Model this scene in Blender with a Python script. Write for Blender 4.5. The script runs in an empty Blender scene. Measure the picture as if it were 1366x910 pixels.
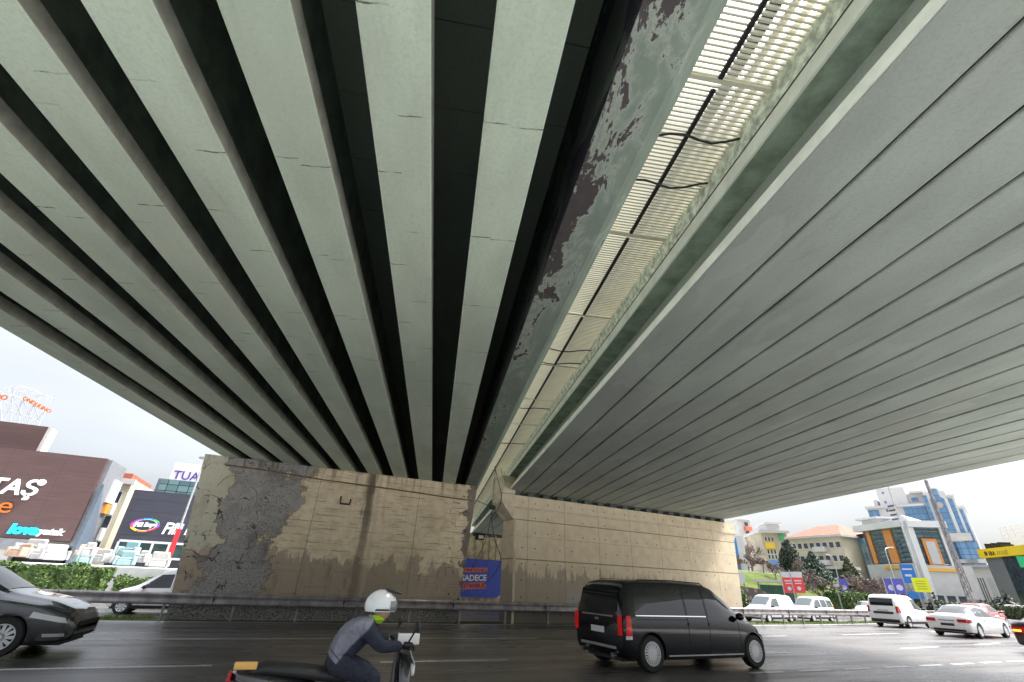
import bpy, bmesh, math, random
import numpy as np
from mathutils import Vector, Matrix
R=math.radians; PI=math.pi
sc=bpy.context.scene; COL=sc.collection
random.seed(7)

# ------------------------------------------------------------------ camera survey
F=600.0; HC=1.48; PP=(683.0,455.0)
_r=math.atan(.045); _hy=lambda x:771+.045*(x-576)
_d=(_hy(PP[0])-PP[1])*math.cos(_r); PITCH=math.atan(_d/F); _L=math.hypot(F,_d)
_foot=PP[0]-math.sin(_r)*_d
_az=lambda x:math.atan((x-_foot)/math.cos(_r)/_L)
HEAD=_az(2300); GIR=_az(576)
FW=Vector((math.cos(PITCH)*math.cos(HEAD),math.cos(PITCH)*math.sin(HEAD),math.sin(PITCH)))
R0=Vector((math.sin(HEAD),-math.cos(HEAD),0)); U0=R0.cross(FW)
CR=R0*math.cos(_r)+U0*math.sin(_r); CU=U0*math.cos(_r)-R0*math.sin(_r)
CAMP=Vector((0,0,HC))
GD=Vector((math.cos(HEAD-GIR),math.sin(HEAD-GIR),0))      # direction of the girders
GROT=math.atan2(GD.y,GD.x)-PI/2                           # bridge local +y = along the girders
def ray(x,y):
    return (CR*(x-PP[0])-CU*(y-PP[1])+FW*F).normalized()
def onz(x,y,z):
    d=ray(x,y); return CAMP+d*((z-HC)/d.z)
def ony(x,y,Y):
    d=ray(x,y); return CAMP+d*(Y/d.y)
def at(x,y,D):
    d=ray(x,y); return CAMP+d*(D/math.hypot(d.x,d.y))

cam=bpy.data.cameras.new('camera'); cam.sensor_width=36; cam.lens=F/1366*36
cam.clip_start=.05; cam.clip_end=6000
co=bpy.data.objects.new('camera',cam); COL.objects.link(co); sc.camera=co
m=Matrix((CR,CU,-FW)).transposed().to_4x4(); m.translation=CAMP; co.matrix_world=m

# ------------------------------------------------------------------ materials
MATS={}
def nt(name):
    m=bpy.data.materials.new(name); m.use_nodes=True
    t=m.node_tree; b=t.nodes['Principled BSDF']; MATS[name]=m
    return m,t,b
class G:
    """small helper to wire shader graphs"""
    def __init__(s,t): s.t=t
    def n(s,typ,**k):
        o=s.t.nodes.new(typ)
        for a,v in k.items(): setattr(o,a,v)
        return o
    def put(s,sock,v):
        if isinstance(v,bpy.types.NodeSocket): s.t.links.new(v,sock)
        elif isinstance(v,(tuple,list)) and len(v)==3 and sock.type=='RGBA': sock.default_value=(*v,1)
        else: sock.default_value=v
    def m(s,op,a,b=0.0,c=0.0,clamp=False):
        o=s.n('ShaderNodeMath',operation=op); o.use_clamp=clamp
        s.put(o.inputs[0],a); s.put(o.inputs[1],b); s.put(o.inputs[2],c); return o.outputs[0]
    def mix(s,f,a,b):
        o=s.n('ShaderNodeMix',data_type='RGBA'); s.put(o.inputs[0],f); s.put(o.inputs[6],a); s.put(o.inputs[7],b); return o.outputs[2]
    def ss(s,v,a,b):
        o=s.n('ShaderNodeMapRange',interpolation_type='SMOOTHSTEP'); s.put(o.inputs[0],v); s.put(o.inputs[1],a); s.put(o.inputs[2],b); return o.outputs[0]
    def noise(s,vec,scale,detail=4,rough=.55,dist=0.):
        o=s.n('ShaderNodeTexNoise'); s.put(o.inputs['Vector'],vec); o.inputs['Scale'].default_value=scale; o.inputs['Detail'].default_value=detail
        o.inputs['Roughness'].default_value=rough; o.inputs['Distortion'].default_value=dist; return o.outputs[0]
    def scale(s,vec,v):
        o=s.n('ShaderNodeMapping'); s.put(o.inputs[0],vec); o.inputs['Scale'].default_value=v; return o.outputs[0]
    def obj(s): return s.n('ShaderNodeTexCoord').outputs['Object']
    def sep(s,v):
        o=s.n('ShaderNodeSeparateXYZ'); s.put(o.inputs[0],v); return o.outputs
    def bump(s,b,h,st=.3,dist=.02):
        o=s.n('ShaderNodeBump'); o.inputs['Strength'].default_value=st; o.inputs['Distance'].default_value=dist
        s.put(o.inputs['Height'],h); s.t.links.new(o.outputs[0],b.inputs['Normal'])
def flat(name,col,rough=.6,metal=0.,var=.15,vs=3.,bump=0.,bs=60.,spec=.5,coat=0.,emit=None,es=0.):
    if name in MATS: return MATS[name]
    m,t,b=nt(name); g=G(t); o=g.obj()
    b.inputs['Roughness'].default_value=rough; b.inputs['Metallic'].default_value=metal
    b.inputs['Specular IOR Level'].default_value=spec; b.inputs['Coat Weight'].default_value=coat; b.inputs['Coat Roughness'].default_value=.03
    if var>0:
        f=g.noise(o,vs,5,.6)
        c=g.mix(g.ss(f,.3,.7),tuple(x*(1-var) for x in col),tuple(min(1,x*(1+var)) for x in col)); t.links.new(c,b.inputs['Base Color'])
    else: b.inputs['Base Color'].default_value=(*col,1)
    if bump>0: g.bump(b,g.noise(o,bs,4),bump,.01)
    if emit: b.inputs['Emission Color'].default_value=(*emit,1); b.inputs['Emission Strength'].default_value=es
    return m

def soffit_mat(name,col,joint,seed):
    m,t,b=nt(name); g=G(t); o=g.obj(); x,y,z=g.sep(o)
    big=g.noise(g.scale(o,(1,.35,1)),.9,5,.6); fine=g.noise(o,26,5,.65)
    c=g.mix(g.ss(big,.3,.72),tuple(v*.84 for v in col),tuple(v*1.1 for v in col))
    warm=g.noise(g.scale(o,(1,.5,1)),.55,3)
    c=g.mix(g.m('MULTIPLY',g.ss(warm,.5,.75),.45),c,(col[0]*1.04,col[1]*.93,col[2]*.92))
    c=g.mix(g.m('MULTIPLY',g.ss(fine,.42,.72),.30),c,tuple(v*.62 for v in col)); grit=g.noise(o,75,2,.8); c=g.mix(g.m('MULTIPLY',g.ss(grit,.55,.72),.28),c,tuple(v*.5 for v in col))
    # streaky rubbing marks
    st=g.noise(g.scale(o,(9,.8,1)),2.2,5,.7)
    c=g.mix(g.m('MULTIPLY',g.ss(st,.6,.78),.18),c,tuple(v*.6 for v in col))
    so=g.noise(g.scale(o,(1.5,.35,1)),1.3,7,.72,.6); c=g.mix(g.m('MULTIPLY',g.ss(so,.56,.74),.34),c,tuple(v*.52 for v in col)); c=g.mix(g.m('MULTIPLY',g.ss(so,.40,.28),.25),c,tuple(min(1,v*1.25) for v in col))
    if name.startswith('grey_box'):  # grime along the joints and leak marks
        uf=g.m('ABSOLUTE',g.m('SUBTRACT',g.m('FRACT',g.m('DIVIDE',g.m('SUBTRACT',x,3.70),.745)),.5))
        lk=g.noise(g.scale(o,(.6,1.1,1)),1.2,6,.7); w=g.m('MULTIPLY',g.m('MULTIPLY',g.ss(lk,.46,.68),.6),g.ss(g.m('ADD',uf,g.m('MULTIPLY',lk,.16)),.46,.58))
        c=g.mix(w,c,tuple(v*.45 for v in col)); pt=g.noise(g.scale(o,(1.3,.6,1)),1.0,2); c=g.mix(g.m('MULTIPLY',g.ss(pt,.60,.63),.22),c,tuple(min(1,v*1.3) for v in col))
        c=g.mix(g.m('MULTIPLY',g.ss(g.noise(o,13,6,.75),.70,.74),.5),c,(.07,.075,.065))
    if joint:  # broken formwork joints across each girder
        cell=g.m('FLOOR',g.m('MULTIPLY',g.m('ADD',x,20.),1/1.013))
        off=g.m('FRACT',g.m('MULTIPLY',g.m('SINE',g.m('MULTIPLY',cell,12.7)),43.7))
        wob=g.m('MULTIPLY',g.m('SUBTRACT',g.noise(o,7,3),.5),.022)
        u=g.m('ADD',g.m('ADD',g.m('DIVIDE',y,1.55),off),g.m('ADD',wob,g.m('MULTIPLY',x,.06)))
        d=g.m('ABSOLUTE',g.m('SUBTRACT',g.m('FRACT',u),.5))
        line=g.m('SUBTRACT',1.,g.ss(d,.0025,.0065))
        line=g.m('MULTIPLY',line,g.m('ADD',g.m('MULTIPLY',g.ss(g.noise(g.scale(o,(3,3,3)),1.6,4),.42,.62),.8),g.m('MULTIPLY',g.ss(g.noise(o,.8,2),.35,.6),.28)))
        c=g.mix(g.m('MULTIPLY',line,.85),c,(.03,.032,.028))
        spot=g.ss(g.noise(o,11,6,.75),.76,.80); c=g.mix(g.m('MULTIPLY',spot,.5),c,(.06,.065,.055))
    t.links.new(c,b.inputs['Base Color']); b.inputs['Roughness'].default_value=.85; b.inputs['Specular IOR Level'].default_value=.25
    g.bump(b,g.m('ADD',g.m('MULTIPLY',fine,.4),big),.25,.02)
    return m
M_gird=soffit_mat('painted_girder_concrete',(.575,.645,.525),True,1)
M_box=soffit_mat('grey_box_beam_concrete',(.385,.42,.375),False,2)
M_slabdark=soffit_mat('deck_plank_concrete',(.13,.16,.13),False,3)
M_sideshade=flat('shaded_side_concrete',(.235,.235,.195),.9,var=.2,vs=4,bump=.3,bs=30)  # flange sides: shade put into the colour, darker than the painted soffit
M_web=flat('shaded_green_concrete',(.10,.13,.10),.9,var=.3,vs=2.5)  # girder webs: shade inside the gaps put into the colour
M_webgreen=flat('stained_green_concrete',(.27,.335,.26),.85,var=.35,vs=2.5,bump=.3,bs=14)

def peel_mat(name,paint,bare,x0,x1,thr,sc1=1.3,rim=(.44,.45,.40)):
    m,t,b=nt(name); g=G(t); o=g.obj(); x,y,z=g.sep(o)
    warp=g.scale(o,(1.6,.55,1.6))
    n1=g.noise(warp,sc1,8,.68,.6); n2=g.noise(o,9,6,.7); seg=g.noise(g.scale(o,(.1,.32,.1)),1.1,2)
    ramp=g.m('SUBTRACT',1.,g.ss(x,x0,x1))
    v=g.m('ADD',g.m('ADD',g.m('MULTIPLY',n1,1.3),g.m('MULTIPLY',n2,.28)),g.m('ADD',g.m('MULTIPLY',ramp,.20),g.m('SUBTRACT',g.m('MULTIPLY',seg,.40),g.m('MULTIPLY',g.ss(y,5.,13.),.07))))
    mask=g.ss(v,thr,thr+.018); halo=g.ss(v,thr-.13,thr)
    c=g.mix(g.ss(n1,.3,.7),tuple(k*.85 for k in paint),tuple(k*1.1 for k in paint))
    c=g.mix(g.m('MULTIPLY',halo,.55),c,rim)
    d=g.mix(n2,tuple(k*.6 for k in bare),tuple(k*1.5 for k in bare))
    c=g.mix(mask,c,d)
    t.links.new(c,b.inputs['Base Color']); b.inputs['Roughness'].default_value=.8; b.inputs['Specular IOR Level'].default_value=.3
    g.bump(b,g.m('ADD',g.m('MULTIPLY',g.m('SUBTRACT',1.,mask),1.),g.m('MULTIPLY',n2,.5)),.5,.02)
    return m
M_peel=peel_mat('peeling_green_paint',(.25,.30,.25),(.075,.064,.064),1.05,1.60,1.222,1.9)
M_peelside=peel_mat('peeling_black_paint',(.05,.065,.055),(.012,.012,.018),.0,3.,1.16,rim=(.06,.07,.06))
M_flake=flat('flaking_pale_concrete',(.66,.70,.61),.85,var=.42,vs=9,bump=1.,bs=16)
M_pale=flat('pale_concrete_strip',(.76,.79,.71),.8,var=.10,vs=3,bump=.2,bs=30)
M_slat=flat('cream_slat_paint',(.70,.67,.54),.5,var=.04)
M_black=flat('black_rubber',(.015,.015,.017),.6,var=.1)
M_dark=flat('dark_void',(.02,.02,.02),.9,var=.1)

def wall_left():
    m,t,b=nt('weathered_pier_concrete'); g=G(t); o=g.obj(); x,y,z=g.sep(o)
    n=g.noise(o,1.1,8,.66,.3); n2=g.noise(o,3.2,7,.68); f=g.noise(o,24,6,.72); nz=g.noise(g.scale(o,(1,1,5)),1.6,6,.65)
    col=g.mix(g.ss(n2,.3,.7),(.62,.505,.345),(.76,.655,.475))
    col=g.mix(g.m('MULTIPLY',g.ss(nz,.5,.68),.35),col,(.25,.2,.13))
    # board marks
    bd=g.m('ABSOLUTE',g.m('SUBTRACT',g.m('FRACT',g.m('ADD',g.m('MULTIPLY',z,4.2),g.m('MULTIPLY',n2,.35))),.5))
    bl=g.m('MULTIPLY',g.m('SUBTRACT',1.,g.ss(bd,.02,.09)),g.ss(g.noise(g.scale(o,(.9,1,5)),1.3,4),.47,.60))
    col=g.mix(g.m('MULTIPLY',bl,.6),col,(.14,.11,.075))
    # pale yellowish remains of paint at the outer end
    col=g.mix(g.m('SUBTRACT',1.,g.ss(x,-2.9,-1.2)),col,g.mix(n2,(.42,.40,.30),(.58,.56,.44)))
    blot=g.noise(o,.9,6,.7,.8); col=g.mix(g.m('MULTIPLY',g.ss(blot,.52,.72),.40),col,(.24,.19,.125)); col=g.mix(g.m('MULTIPLY',g.ss(blot,.45,.25),.30),col,(.62,.56,.42))
    vst=g.noise(g.scale(o,(5.5,1,.22)),1.4,6,.7); col=g.mix(g.m('MULTIPLY',g.ss(vst,.55,.75),.38),col,(.20,.155,.105))
    # damp brown zone low on the wall
    zz=g.m('ADD',z,g.m('MULTIPLY',g.m('SUBTRACT',g.noise(g.scale(o,(1.3,1,.75)),1.2,9,.72,.5),.5),3.4))
    damp=g.m('MULTIPLY',g.m('SUBTRACT',1.,g.ss(zz,1.95,2.02)),1.)
    dc=g.mix(g.ss(f,.3,.7),(.33,.26,.195),(.44,.36,.275))
    dc=g.mix(g.ss(n2,.61,.64),dc,(.40,.34,.25)); dc=g.mix(g.m('MULTIPLY',g.ss(g.noise(g.scale(o,(2,1,.5)),1.7,6,.7),.52,.7),.6),dc,(.15,.12,.09))
    col=g.mix(g.m('MULTIPLY',damp,.92),col,dc)
    # spalled grey concrete on the left third
    side=g.m('SUBTRACT',1.,g.ss(g.m('ADD',x,g.m('MULTIPLY',z,-.16)),-1.35,.15))
    v=g.m('ADD',g.m('MULTIPLY',side,.50),g.m('ADD',g.m('MULTIPLY',n,.85),g.m('MULTIPLY',g.m('SUBTRACT',n2,.5),.62)))
    v=g.m('ADD',v,g.m('MULTIPLY',g.ss(z,4.55,4.95),.10))
    keep=g.m('MULTIPLY',g.m('SUBTRACT',1.,g.ss(x,-3.5,-2.2)),g.m('ADD',.18,g.m('MULTIPLY',g.ss(z,1.2,2.8),.26)))
    v=g.m('SUBTRACT',v,keep)
    sp=g.ss(v,.81,.87); ed=g.m('MULTIPLY',g.ss(v,.80,.83),g.m('SUBTRACT',1.,sp))
    spc=g.mix(g.ss(f,.32,.68),(.12,.114,.108),(.48,.46,.43))
    lowl=g.m('SUBTRACT',1.,g.ss(g.m('ADD',z,g.m('MULTIPLY',n2,1.2)),1.9,2.5)); spc=g.mix(g.m('MULTIPLY',g.ss(n2,.40,.60),g.m('SUBTRACT',.9,g.m('MULTIPLY',lowl,.6))),spc,g.mix(g.ss(n,.4,.62),(.20,.188,.178),(.38,.36,.34))); spc=g.mix(g.m('MULTIPLY',lowl,.55),spc,g.mix(g.ss(f,.3,.6),(.2,.19,.18),(.42,.40,.38)))
    col=g.mix(g.m('MULTIPLY',ed,.8),col,(.07,.045,.03)); col=g.mix(sp,col,spc)
    # right end, grey
    rv=g.m('ADD',g.m('MULTIPLY',g.ss(x,4.9,7.1),.9),g.m('ADD',g.m('MULTIPLY',n,1.0),g.m('MULTIPLY',n2,.6))); rm=g.ss(rv,1.46,1.49)
    col=g.mix(g.m('MULTIPLY',rm,.9),col,g.mix(f,(.10,.085,.075),(.21,.185,.16)))
    # leak below the joint
    wob=g.m('MULTIPLY',g.m('SUBTRACT',g.noise(o,1.7,5),.5),.22)
    lx=g.m('ABSOLUTE',g.m('SUBTRACT',g.m('ADD',x,wob),2.27))
    lk=g.m('MULTIPLY',g.m('SUBTRACT',1.,g.ss(g.m('ADD',lx,g.m('MULTIPLY',g.m('SUBTRACT',vst,.5),.5)),.07,.22)),g.m('ADD',.45,g.m('MULTIPLY',g.ss(z,1.,4.6),.55))); col=g.mix(g.m('MULTIPLY',lk,.88),col,(.095,.078,.062))
    l2=g.m('SUBTRACT',1.,g.ss(g.m('ABSOLUTE',g.m('SUBTRACT',g.m('ADD',x,wob),2.60)),.05,.10)); col=g.mix(g.m('MULTIPLY',l2,.45),col,(.52,.45,.33))
    # splash zone under the rail
    low=g.m('SUBTRACT',1.,g.ss(g.m('ADD',z,g.m('MULTIPLY',n,.25)),.62,.74))
    col=g.mix(g.m('MULTIPLY',low,.95),col,g.mix(g.ss(f,.35,.62),(.05,.047,.044),(.34,.325,.305)))
    cw=g.n('ShaderNodeTexVoronoi',feature='DISTANCE_TO_EDGE'); wv_=g.n('ShaderNodeVectorMath',operation='ADD'); nn=g.n('ShaderNodeTexNoise'); g.put(nn.inputs['Vector'],o); nn.inputs['Scale'].default_value=2.5; nn.inputs['Detail'].default_value=5; g.put(wv_.inputs[0],o); sc3=g.n('ShaderNodeVectorMath',operation='SCALE'); g.put(sc3.inputs[0],nn.outputs[1]); sc3.inputs['Scale'].default_value=.9; g.put(wv_.inputs[1],sc3.outputs[0]); g.put(cw.inputs['Vector'],wv_.outputs[0]); cw.inputs['Scale'].default_value=.95
    crk=g.m('MULTIPLY',g.m('SUBTRACT',1.,g.ss(cw.outputs[0],.006,.022)),g.m('MAXIMUM',g.m('SUBTRACT',1.,g.ss(x,-1.6,-.4)),g.ss(x,5.2,6.)))
    crk=g.m('MULTIPLY',crk,g.ss(n2,.50,.56)); col=g.mix(g.m('MULTIPLY',crk,.85),col,(.05,.032,.02))
    # construction joint lines
    for jx in (.35,4.25):
        jl=g.m('SUBTRACT',1.,g.ss(g.m('ABSOLUTE',g.m('SUBTRACT',g.m('ADD',x,g.m('MULTIPLY',wob,.25)),jx)),.008,.02)); col=g.mix(g.m('MULTIPLY',jl,.5),col,(.10,.08,.06))
    # streaks under the bearing shelf
    top=g.m('MULTIPLY',g.ss(z,4.3,5.1),g.ss(g.noise(g.scale(o,(4,1,.35)),1.5,5),.5,.68)); col=g.mix(g.m('MULTIPLY',top,.7),col,(.12,.10,.08))
    t.links.new(col,b.inputs['Base Color']); b.inputs['Roughness'].default_value=.88; b.inputs['Specular IOR Level'].default_value=.2
    h=g.m('ADD',g.m('MULTIPLY',sp,-1.2),g.m('ADD',g.m('MULTIPLY',f,g.m('ADD',.25,g.m('MULTIPLY',sp,1.))),g.m('ADD',n2,g.m('ADD',g.m('MULTIPLY',bl,-.5),g.m('MULTIPLY',crk,-1.5)))))
    g.bump(b,h,.8,.03)
    return m
def wall_right():
    m,t,b=nt('cast_concrete_with_tie_holes'); g=G(t); o=g.obj(); x,y,z=g.sep(o)
    n2=g.noise(o,2.2,7,.62); f=g.noise(o,28,5,.7); n=g.noise(o,.6,4)
    col=g.mix(g.ss(n2,.3,.7),(.62,.51,.355),(.73,.625,.455))
    col=g.mix(g.m('MULTIPLY',g.ss(n,.45,.7),.4),col,(.70,.63,.49))
    def ln(v,p,w,k,c,base):
        d=g.m('ABSOLUTE',g.m('SUBTRACT',v,p)); return g.mix(g.m('MULTIPLY',g.m('SUBTRACT',1.,g.ss(d,w*.4,w)),k),base,c)
    # drips: damp dark zone with a ragged top
    rag=g.noise(g.scale(o,(2.6,1,.12)),1.9,5,.72); zz=g.m('ADD',z,g.m('MULTIPLY',g.m('SUBTRACT',rag,.5),-2.4))
    dm=g.m('SUBTRACT',1.,g.ss(zz,1.80,1.90))
    dm=g.m('MULTIPLY',dm,g.m('SUBTRACT',1.,g.m('MULTIPLY',g.ss(x,6.,12.),.75)))
    col=g.mix(g.m('MULTIPLY',dm,.85),col,g.mix(n2,(.33,.27,.21),(.42,.355,.28)))
    wp=g.m('MULTIPLY',g.m('SUBTRACT',1.,g.ss(g.m('ADD',g.m('ABSOLUTE',g.m('SUBTRACT',x,3.1)),g.m('MULTIPLY',n2,.9)),.7,1.1)),g.m('SUBTRACT',1.,g.ss(z,.9,1.5)))
    col=g.mix(g.m('MULTIPLY',wp,.75),col,(.44,.42,.39))
    low=g.m('SUBTRACT',1.,g.ss(g.m('ADD',z,g.m('MULTIPLY',n2,.4)),.6,.85)); col=g.mix(g.m('MULTIPLY',low,.85),col,g.mix(g.ss(f,.35,.65),(.05,.045,.04),(.22,.20,.18)))
    # panel joints and tie holes
    ux=g.m('ABSOLUTE',g.m('SUBTRACT',g.m('FRACT',g.m('DIVIDE',g.m('ADD',x,.25),1.95)),.5))
    col=g.mix(g.m('MULTIPLY',g.m('SUBTRACT',1.,g.ss(ux,.004,.010)),.55),col,(.16,.12,.08))
    for p,w,k in ((4.42,.035,.75),(3.92,.03,.75),(2.35,.03,.8),(3.25,.015,.35)): col=ln(g.m('ADD',z,g.m('MULTIPLY',f,.02)),p,w,k,(.15,.11,.075),col)
    hx=g.m('SUBTRACT',g.m('FRACT',g.m('DIVIDE',g.m('ADD',x,.52),.65)),.5); hz=g.m('SUBTRACT',g.m('FRACT',g.m('DIVIDE',z,.62)),.5)
    hd=g.m('SQRT',g.m('ADD',g.m('POWER',g.m('MULTIPLY',hx,.65),2.),g.m('POWER',g.m('MULTIPLY',hz,.62),2.)))
    hm=g.m('MULTIPLY',g.m('SUBTRACT',1.,g.ss(hd,.022,.034)),g.ss(g.noise(o,1.15,3),.44,.5)); col=g.mix(hm,col,(.05,.035,.025))
    t.links.new(col,b.inputs['Base Color']); b.inputs['Roughness'].default_value=.85; b.inputs['Specular IOR Level'].default_value=.2
    g.bump(b,g.m('ADD',g.m('MULTIPLY',f,.3),g.m('ADD',n2,g.m('MULTIPLY',hm,-2.))),.35,.02)
    return m
M_wl=wall_left(); M_wr=wall_right()
M_beige=flat('beige_concrete',(.60,.52,.39),.85,var=.18,vs=3,bump=.3,bs=20)
M_ribconc=flat('ribbed_beige_concrete',(.64,.55,.38),.85,var=.3,vs=2,bump=.3,bs=12)

def road_mat():
    m,t,b=nt('wet_asphalt'); g=G(t); o=g.obj(); x,y,z=g.sep(o)
    s=g.scale(o,(.16,1,1)); big=g.noise(s,.7,5,.6); fine=g.noise(o,55,3,.8); agg=g.n('ShaderNodeTexVoronoi'); g.put(agg.inputs['Vector'],o); agg.inputs['Scale'].default_value=70
    track=g.noise(g.scale(o,(.02,1,1)),1.5,3)
    c=g.mix(g.ss(big,.3,.7),(.060,.055,.053),(.100,.092,.088)); c=g.mix(g.m('MULTIPLY',g.ss(fine,.55,.75),.5),c,(.16,.15,.14))
    ck=g.n('ShaderNodeTexVoronoi',feature='DISTANCE_TO_EDGE'); wn=g.n('ShaderNodeTexNoise'); g.put(wn.inputs['Vector'],o); wn.inputs['Scale'].default_value=1.2; wn.inputs['Detail'].default_value=5
    va=g.n('ShaderNodeVectorMath',operation='MULTIPLY_ADD'); g.put(va.inputs[0],wn.outputs[1]); va.inputs[1].default_value=(1.2,1.2,1.2); g.put(va.inputs[2],g.scale(o,(.35,.8,1))); g.put(ck.inputs['Vector'],va.outputs[0]); ck.inputs['Scale'].default_value=.45
    crack=g.m('MULTIPLY',g.m('SUBTRACT',1.,g.ss(ck.outputs[0],.004,.012)),g.ss(g.noise(o,.35,3),.48,.56)); c=g.mix(g.m('MULTIPLY',crack,.8),c,(.012,.011,.010))
    for sy in (8.95,12.55,16.6):
        sl2=g.m('SUBTRACT',1.,g.ss(g.m('ABSOLUTE',g.m('SUBTRACT',g.m('ADD',y,g.m('MULTIPLY',big,.12)),sy+.06)),.012,.035)); c=g.mix(g.m('MULTIPLY',sl2,.55),c,(.018,.017,.016))
    c=g.mix(g.m('MULTIPLY',g.ss(g.noise(g.scale(o,(.12,1.,1)),.55,2),.58,.60),.45),c,(.036,.034,.033))
    t.links.new(c,b.inputs['Base Color'])
    w=g.ss(g.m('ADD',g.m('MULTIPLY',big,.6),g.m('MULTIPLY',track,.5)),.42,.66)
    t.links.new(g.m('ADD',.19,g.m('MULTIPLY',w,.24)),b.inputs['Roughness']); b.inputs['Specular IOR Level'].default_value=.5
    g.bump(b,g.m('ADD',g.m('MULTIPLY',agg.outputs[0],.6),g.m('MULTIPLY',fine,.6)),.35,.014)
    return m
M_road=road_mat()
def line_mat():
    m,t,b=nt('worn_white_road_paint'); g=G(t); o=g.obj(); n=g.noise(o,16,5,.75); n2=g.noise(o,1.3,4)
    c=g.mix(g.ss(n,.3,.7),(.50,.49,.46),(.66,.65,.62)); c=g.mix(g.m('MULTIPLY',g.ss(g.m('ADD',g.m('MULTIPLY',n,.7),g.m('MULTIPLY',n2,.35)),.56,.62),.85),c,(.08,.075,.07))
    t.links.new(c,b.inputs['Base Color']); b.inputs['Roughness'].default_value=.4; return m
M_line=line_mat()
def grass_mat():
    m,t,b=nt('rough_grass'); g=G(t); o=g.obj()
    n=g.noise(o,.25,6,.65); f=g.noise(o,3.,6,.75)
    c=g.mix(g.ss(n,.35,.65),(.05,.08,.014),(.085,.12,.028)); c=g.mix(g.m('MULTIPLY',g.ss(f,.45,.7),.6),c,(.11,.095,.045)); 
    t.links.new(c,b.inputs['Base Color']); b.inputs['Roughness'].default_value=.95; b.inputs['Specular IOR Level'].default_value=.1
    g.bump(b,f,.8,.15); return m
M_grass=grass_mat()
M_blade=flat('grass_blade',(.13,.19,.03),.8,var=.4,vs=5)
M_pave=flat('pale_concrete_paving',(.53,.54,.53),.7,var=.18,vs=.6,bump=.2,bs=30)
M_kerb=flat('kerb_stone',(.36,.35,.33),.7,var=.2,vs=2)
M_galv=flat('weathered_galvanised_steel',(.29,.27,.27),.5,.55,var=.3,vs=3,bump=.05,bs=30)
M_galvl=flat('galvanised_steel',(.45,.46,.47),.45,.6,var=.15,vs=3)
M_white=flat('white_paint',(.80,.80,.79),.5,var=.04)
M_offw=flat('off_white_render',(.50,.49,.48),.8,var=.08,vs=.5)
M_cream=flat('cream_render',(.46,.41,.31),.85,var=.1,vs=.4)
M_glass=flat('dark_window_glass',(.035,.05,.06),.06,var=.3,vs=1.2,spec=.8)
def facade_glass(name,a,bc,sx,sz,line=(.02,.03,.04)):
    m,t,b=nt(name); g=G(t); o=g.obj(); x,y,z=g.sep(o)
    ix=g.m('FLOOR',g.m('DIVIDE',x,sx)); iz=g.m('FLOOR',g.m('DIVIDE',z,sz))
    cb=g.n('ShaderNodeCombineXYZ'); g.put(cb.inputs[0],ix); g.put(cb.inputs[2],iz)
    w=g.n('ShaderNodeTexWhiteNoise'); g.put(w.inputs['Vector'],cb.outputs[0])
    c=g.mix(w.outputs[0],a,bc)
    fx=g.m('ABSOLUTE',g.m('SUBTRACT',g.m('FRACT',g.m('DIVIDE',x,sx)),.5)); fz=g.m('ABSOLUTE',g.m('SUBTRACT',g.m('FRACT',g.m('DIVIDE',z,sz)),.5))
    l=g.m('MAXIMUM',g.ss(fx,.455,.47),g.ss(fz,.44,.455)); c=g.mix(l,c,line)
    t.links.new(c,b.inputs['Base Color']); b.inputs['Roughness'].default_value=.12; b.inputs['Specular IOR Level'].default_value=.7
    return m
M_blueglass=facade_glass('blue_curtain_glass',(.09,.20,.36),(.15,.29,.46),1.2,1.5,(.05,.12,.24))
M_tealglass=facade_glass('teal_curtain_glass',(.08,.16,.18),(.15,.26,.28),1.4,.9,(.015,.03,.035))
M_skyglass=facade_glass('sky_blue_curtain_glass',(.10,.25,.45),(.25,.42,.58),1.1,1.7,(.35,.38,.30))
M_orange=flat('orange_cladding',(.62,.23,.04),.5,var=.08,vs=1)
M_redroof=flat('red_roof_tile',(.34,.09,.055),.8,var=.25,vs=1.2)
M_mauve=flat('mauve_metal_roof',(.30,.16,.17),.6,var=.1)
def panel_mat(name,col,sx,sz,dark=.55):
    m,t,b=nt(name); g=G(t); o=g.obj(); x,y,z=g.sep(o)
    n=g.noise(g.scale(o,(.3,1,2.5)),1.2,5,.6)
    c=g.mix(g.ss(n,.3,.7),tuple(v*.88 for v in col),tuple(v*1.1 for v in col))
    fx=g.m('ABSOLUTE',g.m('SUBTRACT',g.m('FRACT',g.m('DIVIDE',x,sx)),.5)); fz=g.m('ABSOLUTE',g.m('SUBTRACT',g.m('FRACT',g.m('DIVIDE',z,sz)),.5))
    l=g.m('MAXIMUM',g.ss(fx,.492,.497),g.ss(fz,.45,.48)); c=g.mix(g.m('MULTIPLY',l,.6),c,tuple(v*dark for v in col))
    t.links.new(c,b.inputs['Base Color']); b.inputs['Roughness'].default_value=.55; g.bump(b,l,.3,.02); return m
M_brown=panel_mat('brown_ribbed_cladding',(.092,.050,.048),3.9,.33)
M_anthr=panel_mat('anthracite_cladding',(.036,.037,.055),1.9,1.1,.5)
M_graymet=flat('grey_metal_sheet',(.20,.205,.225),.5,.3,var=.1)
M_slate=flat('blue_grey_sheet',(.11,.14,.18),.4,.2,var=.12)
M_bark=flat('grey_brown_bark',(.17,.13,.115),.9,var=.3,vs=6)
def leafmat(name,a,b_):
    m,t,b=nt(name); g=G(t); n=g.noise(g.obj(),2.4,5,.7); c=g.mix(g.ss(n,.35,.65),a,b_); t.links.new(c,b.inputs['Base Color']); b.inputs['Roughness'].default_value=.7; return m
M_conif=leafmat('dark_conifer_needles',(.016,.035,.022),(.04,.075,.04))
M_hedge=leafmat('hedge_leaves',(.03,.065,.012),(.09,.15,.03))
M_cyp=leafmat('cypress_needles',(.012,.022,.014),(.03,.05,.026))
M_olive=leafmat('olive_leaves',(.045,.06,.022),(.10,.11,.05))

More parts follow.
